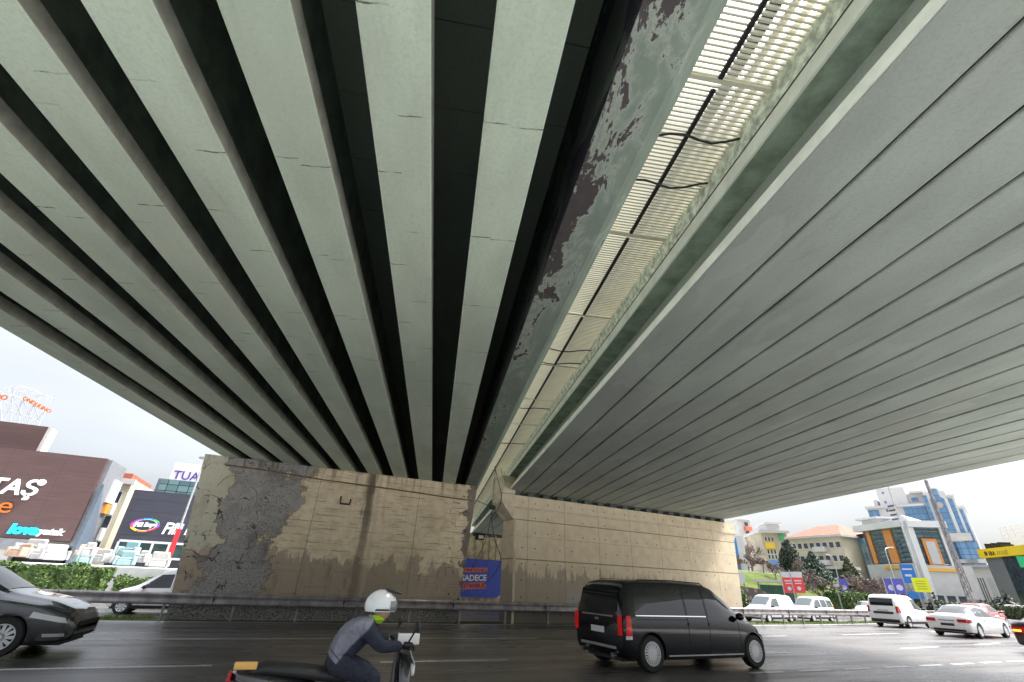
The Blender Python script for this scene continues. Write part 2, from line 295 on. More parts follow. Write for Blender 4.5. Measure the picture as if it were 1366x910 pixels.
# ------------------------------------------------------------------ mesh building
class MB:
    def __init__(s): s.v=[]; s.f=[]
    def add(s,vs,fs):
        o=len(s.v); s.v+= [tuple(p) for p in vs]; s.f+=[tuple(i+o for i in f) for f in fs]; return s
    def box(s,c,d,rz=0.):
        hx,hy,hz=[k/2 for k in d]; cs,sn=math.cos(rz),math.sin(rz); v=[]
        for z in (-hz,hz):
            for x,y in ((-hx,-hy),(hx,-hy),(hx,hy),(-hx,hy)): v.append((c[0]+x*cs-y*sn,c[1]+x*sn+y*cs,c[2]+z))
        return s.add(v,[(3,2,1,0),(4,5,6,7),(0,1,5,4),(1,2,6,5),(2,3,7,6),(3,0,4,7)])
    def span(s,x0,x1,y0,y1,z0,z1): return s.box(((x0+x1)/2,(y0+y1)/2,(z0+z1)/2),(x1-x0,y1-y0,z1-z0))
    def prism(s,poly,a,b,axis='y'):
        """polygon of 2D points extruded from a to b; axis y: (x,z) polygon, axis z: (x,y), axis x: (y,z)"""
        n=len(poly); mk={'y':lambda p,k:(p[0],k,p[1]),'z':lambda p,k:(p[0],p[1],k),'x':lambda p,k:(k,p[0],p[1])}[axis]
        v=[mk(p,a) for p in poly]+[mk(p,b) for p in poly]
        return s.add(v,[tuple(range(n))[::-1],tuple(range(n,2*n))]+[(i,(i+1)%n,n+(i+1)%n,n+i) for i in range(n)])
    def tube(s,pts,r,n=8):
        pts=[Vector(p) for p in pts]; rs=r if isinstance(r,(list,tuple)) else [r]*len(pts)
        base=len(s.v); prev=None
        for i,p in enumerate(pts):
            d=(pts[min(i+1,len(pts)-1)]-pts[max(i-1,0)])
            if d.length<1e-9: d=Vector((0,0,1))
            d.normalize()
            if prev is None:
                a=d.orthogonal().normalized()
            else:
                a=prev-d*prev.dot(d); a=a.normalized() if a.length>1e-6 else d.orthogonal().normalized()
            prev=a; b=d.cross(a)
            for k in range(n):
                t=2*PI*k/n; q=p+(a*math.cos(t)+b*math.sin(t))*rs[i]; s.v.append(tuple(q))
        for i in range(len(pts)-1):
            for k in range(n):
                A=base+i*n+k; B=base+i*n+(k+1)%n; s.f.append((A,B,B+n,A+n))
        s.f.append(tuple(base+k for k in range(n))[::-1]); s.f.append(tuple(base+(len(pts)-1)*n+k for k in range(n)))
        return s
    def lathe(s,prof,c,axis='z',n=24,caps=True):
        base=len(s.v); mk={'z':lambda r,h,t:(c[0]+r*math.cos(t),c[1]+r*math.sin(t),c[2]+h),'y':lambda r,h,t:(c[0]+r*math.cos(t),c[1]+h,c[2]+r*math.sin(t)),'x':lambda r,h,t:(c[0]+h,c[1]+r*math.cos(t),c[2]+r*math.sin(t))}[axis]
        for r,h in prof:
            for k in range(n): s.v.append(mk(r,h,2*PI*k/n))
        for i in range(len(prof)-1):
            for k in range(n):
                A=base+i*n+k; B=base+i*n+(k+1)%n; s.f.append((A,B,B+n,A+n))
        if caps: s.f.append(tuple(base+k for k in range(n))[::-1]); s.f.append(tuple(base+(len(prof)-1)*n+k for k in range(n)))
        return s
    def ell(s,c,r,n=16,m=10):
        prof=[]
        base=len(s.v)
        for i in range(m+1):
            a=-PI/2+PI*i/m
            for k in range(n):
                t=2*PI*k/n; s.v.append((c[0]+r[0]*math.cos(a)*math.cos(t),c[1]+r[1]*math.cos(a)*math.sin(t),c[2]+r[2]*math.sin(a)))
        for i in range(m):
            for k in range(n):
                A=base+i*n+k; B=base+i*n+(k+1)%n; s.f.append((A,B,B+n,A+n))
        return s
    def grid(s,P):
        """rows of points"""
        base=len(s.v); h=len(P); w=len(P[0])
        for r_ in P: s.v+=[tuple(p) for p in r_]
        for i in range(h-1):
            for j in range(w-1):
                a=base+i*w+j; s.f.append((a,a+1,a+w+1,a+w))
        return s
    def build(s,name,mat,parent=None,world=False,smooth=None,bevel=0.,fix=True):
        me=bpy.data.meshes.new(name); vs=s.v
        if world and parent is not None:
            Mi=LOC[parent.name].inverted(); vs=[tuple(Mi@Vector(p)) for p in vs]
        me.from_pydata(vs,[],s.f); 
        if fix:
            bm=bmesh.new(); bm.from_mesh(me); bmesh.ops.remove_doubles(bm,verts=bm.verts,dist=1e-5); bmesh.ops.recalc_face_normals(bm,faces=bm.faces); bm.to_mesh(me); bm.free()
        me.materials.append(mat)
        if smooth is not None:
            me.shade_smooth()
            me.set_sharp_from_angle(angle=R(smooth))
        o=bpy.data.objects.new(name,me); COL.objects.link(o)
        if parent is not None: o.parent=parent
        if bevel>0:
            b=o.modifiers.new('edge','BEVEL'); b.width=bevel; b.segments=2; b.limit_method='ANGLE'; b.angle_limit=R(40)
        return o
LOC={}
def tag(o,label=None,cat=None,group=None,kind=None):
    if label: o['label']=label
    if cat: o['category']=cat
    if group: o['group']=group
    if kind: o['kind']=kind
    return o
def thing(name,label,cat,loc=(0,0,0),rz=0.,group=None,scale=1.):
    o=bpy.data.objects.new(name,None); COL.objects.link(o); o.empty_display_size=.2
    o.location=loc; o.rotation_euler=(0,0,rz); o.scale=(scale,)*3
    LOC[o.name]=Matrix.Translation(Vector(loc))@Matrix.Rotation(rz,4,'Z')@Matrix.Scale(scale,4)
    return tag(o,label,cat,group)
def moved(o,loc,rz=0.):
    o.location=loc; o.rotation_euler=(0,0,rz); LOC[o.name]=Matrix.Translation(Vector(loc))@Matrix.Rotation(rz,4,'Z')@Matrix.Scale(o.scale[0],4)
def copy_tree(o,parent=None):
    c=o.copy(); COL.objects.link(c)
    if parent is not None: c.parent=parent
    for ch in [k for k in bpy.data.objects if k.parent is o]: copy_tree(ch,c)
    return c
def structure(o): o['kind']='structure'; return o
def text(name,s,size,mat,parent,pos,rz=0.,shear=0.,ext=.02,off=0.,align='LEFT',sx=1.,world=False,tilt=0.):
    cu=bpy.data.curves.new(name,'FONT'); cu.body=s; cu.size=size; cu.shear=shear; cu.extrude=ext; cu.offset=off; cu.align_x=align; cu.resolution_u=3
    o=bpy.data.objects.new(name,cu); COL.objects.link(o); bpy.context.view_layer.update()
    me=bpy.data.meshes.new_from_object(o.evaluated_get(bpy.context.evaluated_depsgraph_get())); bpy.data.objects.remove(o); bpy.data.curves.remove(cu)
    Mx=Matrix.Translation(Vector(pos))@Matrix.Rotation(rz,4,'Z')@Matrix.Rotation(PI/2,4,'X')@Matrix.Rotation(tilt,4,'Z')@Matrix.Diagonal((sx,1,1,1))
    if world and parent is not None: Mx=LOC[parent.name].inverted()@Mx
    me.transform(Mx); me.materials.clear(); me.materials.append(mat)
    o=bpy.data.objects.new(name,me); COL.objects.link(o); o.parent=parent; return o

# ------------------------------------------------------------------ ground, roads
def yo(x):
    if x<5: return 0.
    if x<40: return .0034*(x-5)**2
    return .0034*35**2+.238*(x-40)
def sst(v,a,b):
    t=min(1,max(0,(v-a)/(b-a))); return t*t*(3-2*t)
def terr(X,Y):
    u=Y-yo(X); z=-.02-.32*sst(u,20.1,21.6)
    k=sst(X,27,42)
    if u>33.5: z+=k*(4.8*sst(u,33.5,48)+1.6*sst(u,48,100)+8*sst(u,110,260))
    return z
def ground():
    xs=sorted(set(list(np.linspace(-900,-120,10))+list(np.linspace(-120,20,36))+list(np.linspace(20,130,56))+list(np.linspace(130,300,30))+list(np.linspace(300,1500,10))))
    us=sorted(set(list(np.linspace(-700,-20,8))+[-20,0,3,8,14,19.9,20.4,20.9,21.4,21.8]+list(np.linspace(22,33,6))+list(np.linspace(33.5,60,22))+list(np.linspace(62,140,16))+list(np.linspace(150,1500,12))))
    P=[[(x,u+yo(x),terr(x,u+yo(x))) for x in xs] for u in us]
    return MB().grid(P)
g_=structure(ground().build('ground',M_pave,fix=False,smooth=60))
def strip(ya,yb,z,x0,x1,n=60,zf=None,ny=1):
    X=np.linspace(x0,x1,n)
    return MB().grid([[(x,ya+(yb-ya)*j/ny+yo(x),(z if zf is None else zf(x,ya+(yb-ya)*j/ny+yo(x))+z)) for x in X] for j in range(ny+1)])
structure(strip(3.7,19.0,0.,-220,300,140).build('road',M_road,fix=False,smooth=60))
structure(strip(21.7,33.2,-.30,-220,300,140).build('opposite_road',M_road,fix=False,smooth=60))
# grass bank on the right and verge behind the rail
def bank():
    X=list(np.linspace(30,60,20))+list(np.linspace(63,260,60)); U=list(np.linspace(33.6,48,14))+[52,58,66,80]
    return MB().grid([[(x,u+yo(x),terr(x,u+yo(x))+.012) for x in X] for u in U])
structure(bank().build('grass_bank',M_grass,fix=False,smooth=60))
structure(strip(19.1,20.5,.01,-80,260,120,zf=lambda x,y:terr(x,y)+.012,ny=4).build('verge',M_grass,fix=False,smooth=60))
k=MB()
for a,b in ((-220,300),):
    X=np.linspace(a,b,120)
    for i in range(len(X)-1):
        pass
ks=strip(3.45,3.7,.13,-60,60,60); 
kb=MB()
for x0 in np.arange(-40,60,1.0): kb.span(x0+.006,x0+.994,3.45,3.69,-.1,.13)
structure(kb.build('kerb',M_kerb))
structure(MB().span(-60,80,-30,3.44,-.1,.12).build('pavement',M_pave))
# painted lines
def dash(name,y,w,segs):
    o=MB()
    for a,b in segs:
        X=np.linspace(a,b,max(2,int((b-a)/1.5))); o.grid([[(x,y+s*w/2+yo(x)*YK,.004) for x in X] for s in (-1,1)])
    return structure(o.build(name,M_line,fix=False))
YK=1.
dash('road_marking',18.72,.16,[(-150,260)])
dash('road_marking',14.45,.13,[(-4.9+k*9.2,-4.9+k*9.2+5.2+(4 if k==0 else 0)) for k in range(-8,14)]+[(7.3,9.6)])
dash('road_marking',10.7,.14,[(-9.5,-.85),(2.0,4.7),(9.5,13.6)]+[(19.5+k*6,22.2+k*6) for k in range(8)]+[(-26+k*5.2,-23+k*5.2) for k in range(3)])
YK=.35
dash('road_marking',8.45,.14,[(9.2+k*1.5,10.2+k*1.5) for k in range(20)])
YK=1.
dash('road_marking',27.3,.14,[(-60+k*9,-56+k*9) for k in range(22)])
for o in [o for o in bpy.data.objects if o.name.startswith('road_marking')][-1:]: o.location.z=-.30
# grass blades by the rail
bl=MB()
for i in range(5200):
    if random.random()<.25: x=random.uniform(-10,-3.6); u=random.uniform(19.25,20.3)
    else: x=random.uniform(22.3,60); u=random.uniform(19.15,20.2)
    y=u+yo(x); z=terr(x,y); h=random.uniform(.05,.16); a=random.random()*PI; w=.012
    dx,dy=math.cos(a)*w,math.sin(a)*w; lx,ly=random.uniform(-.04,.04),random.uniform(-.04,.04)
    bl.add([(x-dx,y-dy,z),(x+dx,y+dy,z),(x+lx,y+ly,z+h)],[(0,1,2)])
tag(bl.build('grass',M_blade,fix=False),'green grass tufts growing under the steel guard rail','grass',kind='stuff')

# ------------------------------------------------------------------ bridge decks (local: x = across, y = along, z = up)
H=5.12; S0,S1=-2.2,44.4
lb=thing('girder_bridge','old green grey bridge deck with widely spaced concrete girders','bridge',(0,0,0),GROT)
lefts=[.015-1.013*k for k in range(9)]
for i,t0 in enumerate(lefts):
    a,b=t0,t0+.55; mid=(a+b)/2
    prof=[(a+.02,H),(b-.016,H),(b-.004,H+.005),(b,H+.018),(b,H+.19),(mid+.10,H+.23),(mid-.10,H+.23),(a,H+.19),(a,H+.02)]
    go=MB().prism(prof,S0,S1).build('girder',M_gird,lb); go.data.materials.append(M_sideshade)
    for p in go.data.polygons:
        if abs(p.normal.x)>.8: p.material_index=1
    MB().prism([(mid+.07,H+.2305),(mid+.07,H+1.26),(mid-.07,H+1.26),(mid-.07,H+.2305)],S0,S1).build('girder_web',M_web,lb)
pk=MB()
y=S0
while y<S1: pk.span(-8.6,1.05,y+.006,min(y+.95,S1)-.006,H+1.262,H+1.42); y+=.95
pk.build('deck_slab',M_slabdark,lb,fix=False); MB().span(-8.6,1.6,S0,S1,H+1.422,H+1.5).build('deck_cover_sheet',M_slabdark,lb)  # sheet above added to stop sky light leaking between the planks
# edge beam at the median gap: peeled soffit, blackened inner face
eb=MB().prism([(1.03,H),(1.50,H),(1.56,H+.03),(1.68,H+.16),(1.68,H+1.10),(1.20,H+1.26),(1.10,H+1.26),(1.03,H+.03)],S0,S1).build('edge_beam',M_peel,lb)
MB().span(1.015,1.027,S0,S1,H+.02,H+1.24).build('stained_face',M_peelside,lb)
MB().span(-8.75,-8.15,S0,S1,H+1.264,H+1.7).build('parapet',M_gird,lb)

rb=thing('box_beam_bridge','newer grey bridge deck of closely set flat box beams','bridge',(0,0,0),GROT)
gx=[3.08]+[3.70+.745*k for k in range(18)]
random.seed(3)
for i in range(len(gx)-1):
    a,b=gx[i]+(.0 if i==0 else .026),gx[i+1]-.026; dz=random.uniform(-.008,.008)
    if i==0:
        MB().prism([(a,H+dz),(b,H+dz),(b,H+.62),(a+.26,H+.62),(a+.22,H+.30),(a+.02,H+.15),(a,H+.14)],S0,S1).build('box_beam',M_box,rb,bevel=.006)
    else: MB().span(a,b,S0,S1,H+dz,H+.62).build('box_beam',M_box,rb,bevel=.02)
jf=[MB().span(gx[i]-.024,gx[i]+.024,S0,S1,H+.035,H+.06).build('joint_filler',M_black,rb) for i in range(1,len(gx)-1)]
MB().span(3.02,gx[-1]+.1,S0,S1,H+.622,H+.85).build('deck_slab',M_webgreen,rb)
MB().span(gx[0]-.014,gx[0]-.002,S0,S1,H+.006,H+.136).build('flange_edge',M_pale,rb)
MB().prism([(gx[0]+.05,H+.16),(gx[0]+.25,H+.31),(gx[0]+.275,H+.615),(gx[0]+.265,H+.615),(gx[0]+.235,H+.315),(gx[0]+.045,H+.17)],S0,S1).build('web_face',M_webgreen,rb)
MB().span(2.99,3.018,S0,S1,H+.62,H+.80).build('drip_edge',M_pale,rb); MB().span(2.985,3.03,S0,S1,H+.802,H+.816).build('kerb_crack',M_black,rb)
# rough flaking kerb above it with uneven face
random.seed(11)
ky=list(np.arange(S0,S1,.22)); kz=[H+.815,H+.87,H+.95,H+1.03,H+1.10,H+1.16]
kp=[[(3.02-random.uniform(0,.022)+(.02 if j==0 else 0),yy,zz+(random.uniform(-.02,.03) if j==5 else 0)) for yy in ky] for j,zz in enumerate(kz)]
kp.append([(3.3,yy,H+1.16) for yy in ky])
MB().grid(kp).build('flaking_kerb',M_flake,rb,fix=False)
# bearing pads on the right pier cap follow below

# slat cover over the gap
sl=thing('slat_cover','cream metal slat cover over the gap between the two bridge decks','cover',(0,0,0),GROT)
ZS=H+1.12
s_=MB(); y=S0
while y<44.2: s_.span(1.60,3.12,y,y+.022,ZS,ZS+.05); y+=.056
s_.build('slats',M_slat,sl,fix=False)
b_=MB()
y=S0
while y<44.2: b_.span(2.40,2.445,y,y+2.3,ZS-.035,ZS-.001); y+=2.42
b_.build('centre_bar',M_black,sl)
MB().span(2.62,2.66,S0,44.2,ZS+.10,ZS+.28).build('dark_bar',M_black,sl)
for t0 in (2.78,2.93,3.08): MB().span(t0,t0+.05,S0,44.2,ZS+.14,ZS+.20).build('upper_bar',M_slat,sl)
y=.1
while y<40: MB().span(1.62,3.1,y,y+.05,ZS-.03,ZS-.002).build('cross_tie',M_slat,sl); y+=2.42
# cables across the gap
gm=Matrix.Rotation(GROT,4,'Z')
def loc(x,y,z): return gm@Vector((x,y,z))
for i,(s,sag,r_) in enumerate(((3.25,.06,.016),(3.95,.07,.016),(8.9,.05,.014),(9.6,.05,.014),(12.9,.04,.014),(17.,.04,.014))):
    pts=[loc(1.62+1.46*k/8,s+.05*math.sin(k*1.3+i)-.12*k/8,ZS-.05-sag*4*(k/8)*(1-k/8)) for k in range(9)]
    lab=['black cable sagging across the slat gap, nearest the camera','black cable across the slat gap, second from the camera','thin black cable crossing the gap halfway along, nearer of a close pair','thin black cable crossing the gap halfway along, farther of a close pair','thin black cable crossing the gap beyond the close pair','thin black cable crossing the gap near the pier, farthest from the camera'][i]
    tag(MB().tube(pts,r_,6).build('cable',M_black,smooth=60),lab,'cable',group='cables crossing the slat gap')

# ------------------------------------------------------------------ piers
lp=thing('bridge_pier','weathered beige and grey concrete pier wall with peeled dark patches','pier wall',(0,0,0))
PY=19.45
def pier_mesh(x0b,x0t,x1b,x1t,y,zt,thick,nx=40,nz=16,amp=.012,dy=0.):
    o=MB(); P=[]
    for j in range(nz+1):
        z=zt*j/nz; f=j/nz; a=x0b+(x0t-x0b)*f; b=x1b+(x1t-x1b)*f
        P.append([(a+(b-a)*i/nx,y+random.uniform(-amp,amp)+dy*i/nx,z-.05*(j==0)) for i in range(nx+1)])
    o.grid(P)
    bk=[[(a[0],a[1]+thick,a[2]) for a in (P[j][0],P[j][-1])] for j in (0,nz)]
    L=[[P[j][0] for j in range(nz+1)],[(P[j][0][0]+.25,y+thick,P[j][0][2]) for j in range(nz+1)]]; o.grid(L)
    Rr=[[P[j][-1] for j in range(nz+1)],[(P[j][-1][0],P[j][-1][1]+thick,P[j][-1][2]) for j in range(nz+1)]]; o.grid(Rr)
    o.grid([P[nz],[(p[0],p[1]+thick,p[2]) for p in P[nz]]])
    return o
random.seed(5)
pier_mesh(-3.2,-3.72,6.30,6.76,PY,H-.003,1.1).build('wall',M_wl,lp,smooth=40)
cp=MB().tube([ony(x,y,PY-.06) for x,y in ((300,620),(360,628),(430,640),(520,652),(600,664),(632,668))],.025,6)
cp.build('conduit',flat('rusty_steel',(.16,.09,.05),.7,var=.4,vs=8),lp)
def onwall(x,y,d=.06): return ony(x,y,PY-d)
# exposed rusty reinforcement on the spalled end
rs=MB()
for pts in (((247,733),(256,734),(266,741),(276,744)),((276,744),(283,735),(288,727)),((272,661),(282,660),(292,664)),((318,688),(322,680),(323,674)),((318,752),(322,745),(323,740)),((290,648),(298,640),(306,634))):
    rs.tube([onwall(x,y,.025+.02*(i%2)) for i,(x,y) in enumerate(pts)],.009,5)
rs.build('exposed_rebar',MATS['rusty_steel'],lp)
hk=MB()
for cx,cy in ((455,668),): hk.tube([onwall(cx,cy-6),onwall(cx-1,cy+4),onwall(cx+11,cy+5),onwall(cx+13,cy-2)],.03,6)
hk.build('pipe_stub',M_dark,lp)

rang=math.atan2(1.0,13.9)
rp=thing('bridge_pier','newer beige pier wall with tie holes and panel joints','pier wall',(8.52,PY-.1,0),rang)
LP=14.0   # local length
random.seed(6)
pw=MB(); pw.prism([(0,-.05),(LP-.15,-.05),(LP+.15,3.95),(LP+.35,4.42),(LP+.35,4.93),(-.0,4.93),(0,3.95)],0,1.0)
pw.build('wall',M_wr,rp)
MB().prism([(0.,4.05),(-.0,4.94),(-.62,4.94),(-.62,4.55),(-.12,3.97),(-.0,3.9)],-.03,1.03).build('cap_bracket',M_beige,rp,bevel=.02)
MB().span(-.62,.02,-.06,1.06,4.943,5.72).build('shear_block',M_beige,rp,bevel=.03)
MB().span(.03,.14,-.05,-.002,-.05,3.9).build('corner_pilaster',M_beige,rp,bevel=.01)
MB().span(-.0,LP+.35,-.035,-.003,4.36,4.42).build('ledge',M_beige,rp)
M_pad=flat('bearing_pad',(.075,.10,.085),.7,var=.2)
for k in range(18):
    c_=loc(3.4+.745*k,0,0)  # transverse offset
    # where this girder line meets the pier
    t=3.4+.745*k
    n2=Vector((GD.y,-GD.x,0)); P0=n2*t; d=Vector((math.cos(rang),math.sin(rang),0)); A=Vector((8.52,PY-.1,0))
    den=GD.x*d.y-GD.y*d.x; w=A-P0; s=(w.x*d.y-w.y*d.x)/den; pt=P0+GD*s; u=(pt-A).dot(d)
    if .1<u<LP+.2: MB().span(u-.17,u+.17,.05,.5,4.93,H-.012).build('bearing_pad',M_pad,rp,bevel=.01)

# far abutment under the second span
fa=thing('bridge_abutment','ribbed beige abutment wall far under the bridge behind the blue poster','abutment',(0,40.6,0))
w_=MB(); x=-6.
w_.span(5,27,0,1,-.6,5.08)
w_.build('wall',M_ribconc,fa)
rbm=MB(); x=5.1
while x<26: rbm.span(x,x+.30,-.09,-.002,-.5,4.7); x+=.62
rbm.build('vertical_ribs',M_ribconc,fa)
for k in range(9): MB().span(13.2+k*.78,13.6+k*.78,-.2,-.1,4.85,H-.02).build('bearing_pad',M_pad,fa)
MB().span(5,27,-.25,-.095,4.7,4.84).build('ledge',M_beige,fa)

# blue poster in front of it
ps=thing('poster_board','blue campaign poster with SADECE İSTANBUL lettering under the bridge','poster',(15.0,39.9,-.32))
M_poster=flat('poster_blue',(.06,.10,.55),.5,var=.08,vs=2); M_coral=flat('poster_coral',(.85,.20,.12),.5,var=.03)
x0,x1,z0,z1=-2.05,1.85,.55,3.35
MB().prism([(x0,z0),(x1-.55,z0),(x1,z0+.45),(x1,z1),(x0,z1)],0,.05).build('panel',M_poster,ps)
MB().prism([(x1-.50,z0),(x1,z0),(x1,z0+.42)],.005,.05).build('white_corner',M_white,ps)
MB().prism([(x0+.0,2.30),(.30,2.42),(.30,2.74),(x0+.0,2.64)],-.02,-.003).build('coral_band',M_coral,ps)
MB().prism([(x0+.0,1.06),(.24,1.20),(.24,1.66),(x0+.0,1.52)],-.02,-.003).build('coral_band',M_coral,ps)
M_navy=flat('navy_ink',(.02,.02,.10),.5,var=0)
text('lettering','ŞİMDİ İSTANBUL',.26,M_navy,ps,(.26,-.024,2.47),ext=.002,off=.004,align='RIGHT',tilt=.03)
text('lettering','SADECE',.62,M_white,ps,(.28,-.022,1.78),ext=.004,off=.022,align='RIGHT',tilt=.04)
text('lettering','İSTANBUL',.44,M_navy,ps,(.18,-.024,1.27),ext=.002,off=.010,align='RIGHT',tilt=.045)
dots=MB()
for i in range(5):
    for j in (.95,3.1,2.4): 
        if j!=2.4 or i>3: dots.lathe([(.035,0),(.035,.012)],(x0+.35+i*.75,-.012,j),'y',8)
dots.build('dot_pattern',flat('pale_blue_ink',(.2,.3,.6),.5,var=0),ps)
for xx in (x0+.35,x1-.7): MB().span(xx,xx+.09,.06,.14,0,3.2).build('post',M_galv,ps)

# hanging wires, junction box and lamp between the piers
def hang(name,label,pts,Y,r_=.014):
    P=[ony(x,y,Y+i*0) for i,(x,y) in enumerate(pts)]
    Q=[]
    for i in range(len(P)-1):
        p0=P[max(i-1,0)];p1=P[i];p2=P[i+1];p3=P[min(i+2,len(P)-1)]
        for k in range(5):
            t=k/5; Q.append(.5*((2*p1)+(p2-p0)*t+(2*p0-5*p1+4*p2-p3)*t*t+(3*p1-p0-3*p2+p3)*t**3))
    Q.append(P[-1])
    return tag(MB().tube(Q,r_,6).build(name,M_black,smooth=60),label,'cable')
hang('hanging_cable','long black cable looping down in front of the blue poster, right strand',((660,622),(664,640),(669,662),(664,680),(656,690),(660,720),(668,745),(660,765),(645,780)),19.0)
hang('hanging_cable','thin black cable dropping down the pier gap, left strand',((661,622),(659,650),(655,690),(648,720),(638,742),(628,762)),19.1,.011)
hang('hanging_cable','short black wire looping from the slats to the shear block',((668,625),(671,636),(675,642)),19.0,.009)
tag(MB().tube([ony(634,667,19.4),ony(645,672,19.3),ony(657,675,19.25)],.014,6).build('hanging_cable',M_black),'black cable stretched from the weathered pier to the junction box','cable')
jb=thing('floodlight','dark floodlight box hanging on cables between the piers','floodlight',ony(657,677,19.2))
MB().box((0,0,0),(.24,.18,.16),.6).build('housing',M_dark,jb,bevel=.02)
MB().tube([(0,0,.08),(.05,0,.18),(.15,.05,.22)],.02,6).build('bracket',M_galv,jb)
MB().box((-.06,-.11,-.02),(.16,.02,.11),.6).build('lens',M_glass,jb)
fl=thing('floodlight','small floodlight with pale lens on the far abutment above the poster','floodlight',tuple(ony(640,716,39.8)))
MB().box((0,0,0),(.75,.35,.5)).build('housing',M_dark,fl,bevel=.04)
MB().box((.05,-.19,-.03),(.42,.04,.26)).build('lens',M_white,fl)
MB().span(-.1,.1,.15,.7,.1,.2).build('bracket',M_galv,fl)

# ------------------------------------------------------------------ guard rail
gr=thing('guard_rail','long grey steel guard rail in front of the pier walls','guard rail',(0,19.05,0))
prof=[(0,.43),(-.045,.46),(-.05,.50),(-.015,.545),(-.005,.59),(-.015,.635),(-.05,.68),(-.045,.72),(0,.75),(.012,.75),(-.028,.715),(-.032,.685),(.004,.64),(.014,.59),(.004,.54),(-.032,.495),(-.028,.465),(.012,.43)]
XX=list(np.arange(-60,5,4.))+list(np.arange(5,140,2.))
o=MB(); n=len(prof)
for x in XX:
    for (py,pz) in prof: o.v.append((x,py+yo(x),pz))
for i in range(len(XX)-1):
    for k in range(n):
        a=i*n+k; b=i*n+(k+1)%n; o.f.append((a,b,b+n,a+n))
o.build('rail_beam',M_galv,gr,smooth=50)
for x in np.arange(-60.9,90,1.92):
    MB().span(x-.03,x+.03,.02+yo(x),.11+yo(x),-.1,.70).build('post',M_galv,gr)
for x in np.arange(-58,60,4.):
    j=MB(); j.box((x,-.052+yo(x),.59),(.05,.012,.10)); j.span(x-.006,x+.006,-.056+yo(x),-.02+yo(x),.44,.745); j.build('splice_joint',M_black,gr)

# ------------------------------------------------------------------ vehicles (local: +x forward, +y left, z up)
M_tyre=flat('tyre_rubber',(.018,.018,.018),.8,var=.2,vs=10)
M_rim=flat('alloy_wheel',(.62,.63,.65),.35,.35,var=.05)
M_trim=flat('black_plastic_trim',(.02,.02,.021),.55,var=.15,vs=8)
M_cglass=flat('tinted_car_glass',(.008,.009,.011),.04,var=0,spec=.6)
M_lglass=flat('pale_car_glass',(.05,.065,.07),.04,var=0,spec=.9)
M_red=flat('red_tail_lens',(.30,.006,.010),.15,var=0,emit=(1,.02,.02),es=.03)
M_redoff=flat('dull_red_lens',(.42,.012,.02),.2,var=0)
M_amber=flat('amber_lens',(.85,.32,.02),.2,var=0,emit=(1,.45,.05),es=.5)
M_clear=flat('clear_lamp_lens',(.72,.75,.78),.08,var=0,spec=.8)
M_plate=flat('white_number_plate',(.75,.75,.75),.4,var=.03)
M_chrome=flat('chrome_trim',(.75,.76,.78),.12,1.,var=0)
M_seam=flat('panel_gap',(.006,.006,.006),.8,var=0)
def paint(name,c,rough=.22,metal=0.): return flat(name,c,rough,metal,var=.03,vs=.8,coat=1.)
P_black=flat('black_car_paint',(.006,.006,.008),.16,0.,var=.03,coat=.35,spec=.35); P_white=paint('white_car_paint',(.68,.68,.67)); P_grey=paint('graphite_car_paint',(.045,.05,.055),.25,.4); P_red=paint('red_car_paint',(.52,.02,.03)); P_silver=paint('silver_car_paint',(.5,.52,.54),.3,.5); P_dred=paint('dark_car_paint',(.03,.012,.016))
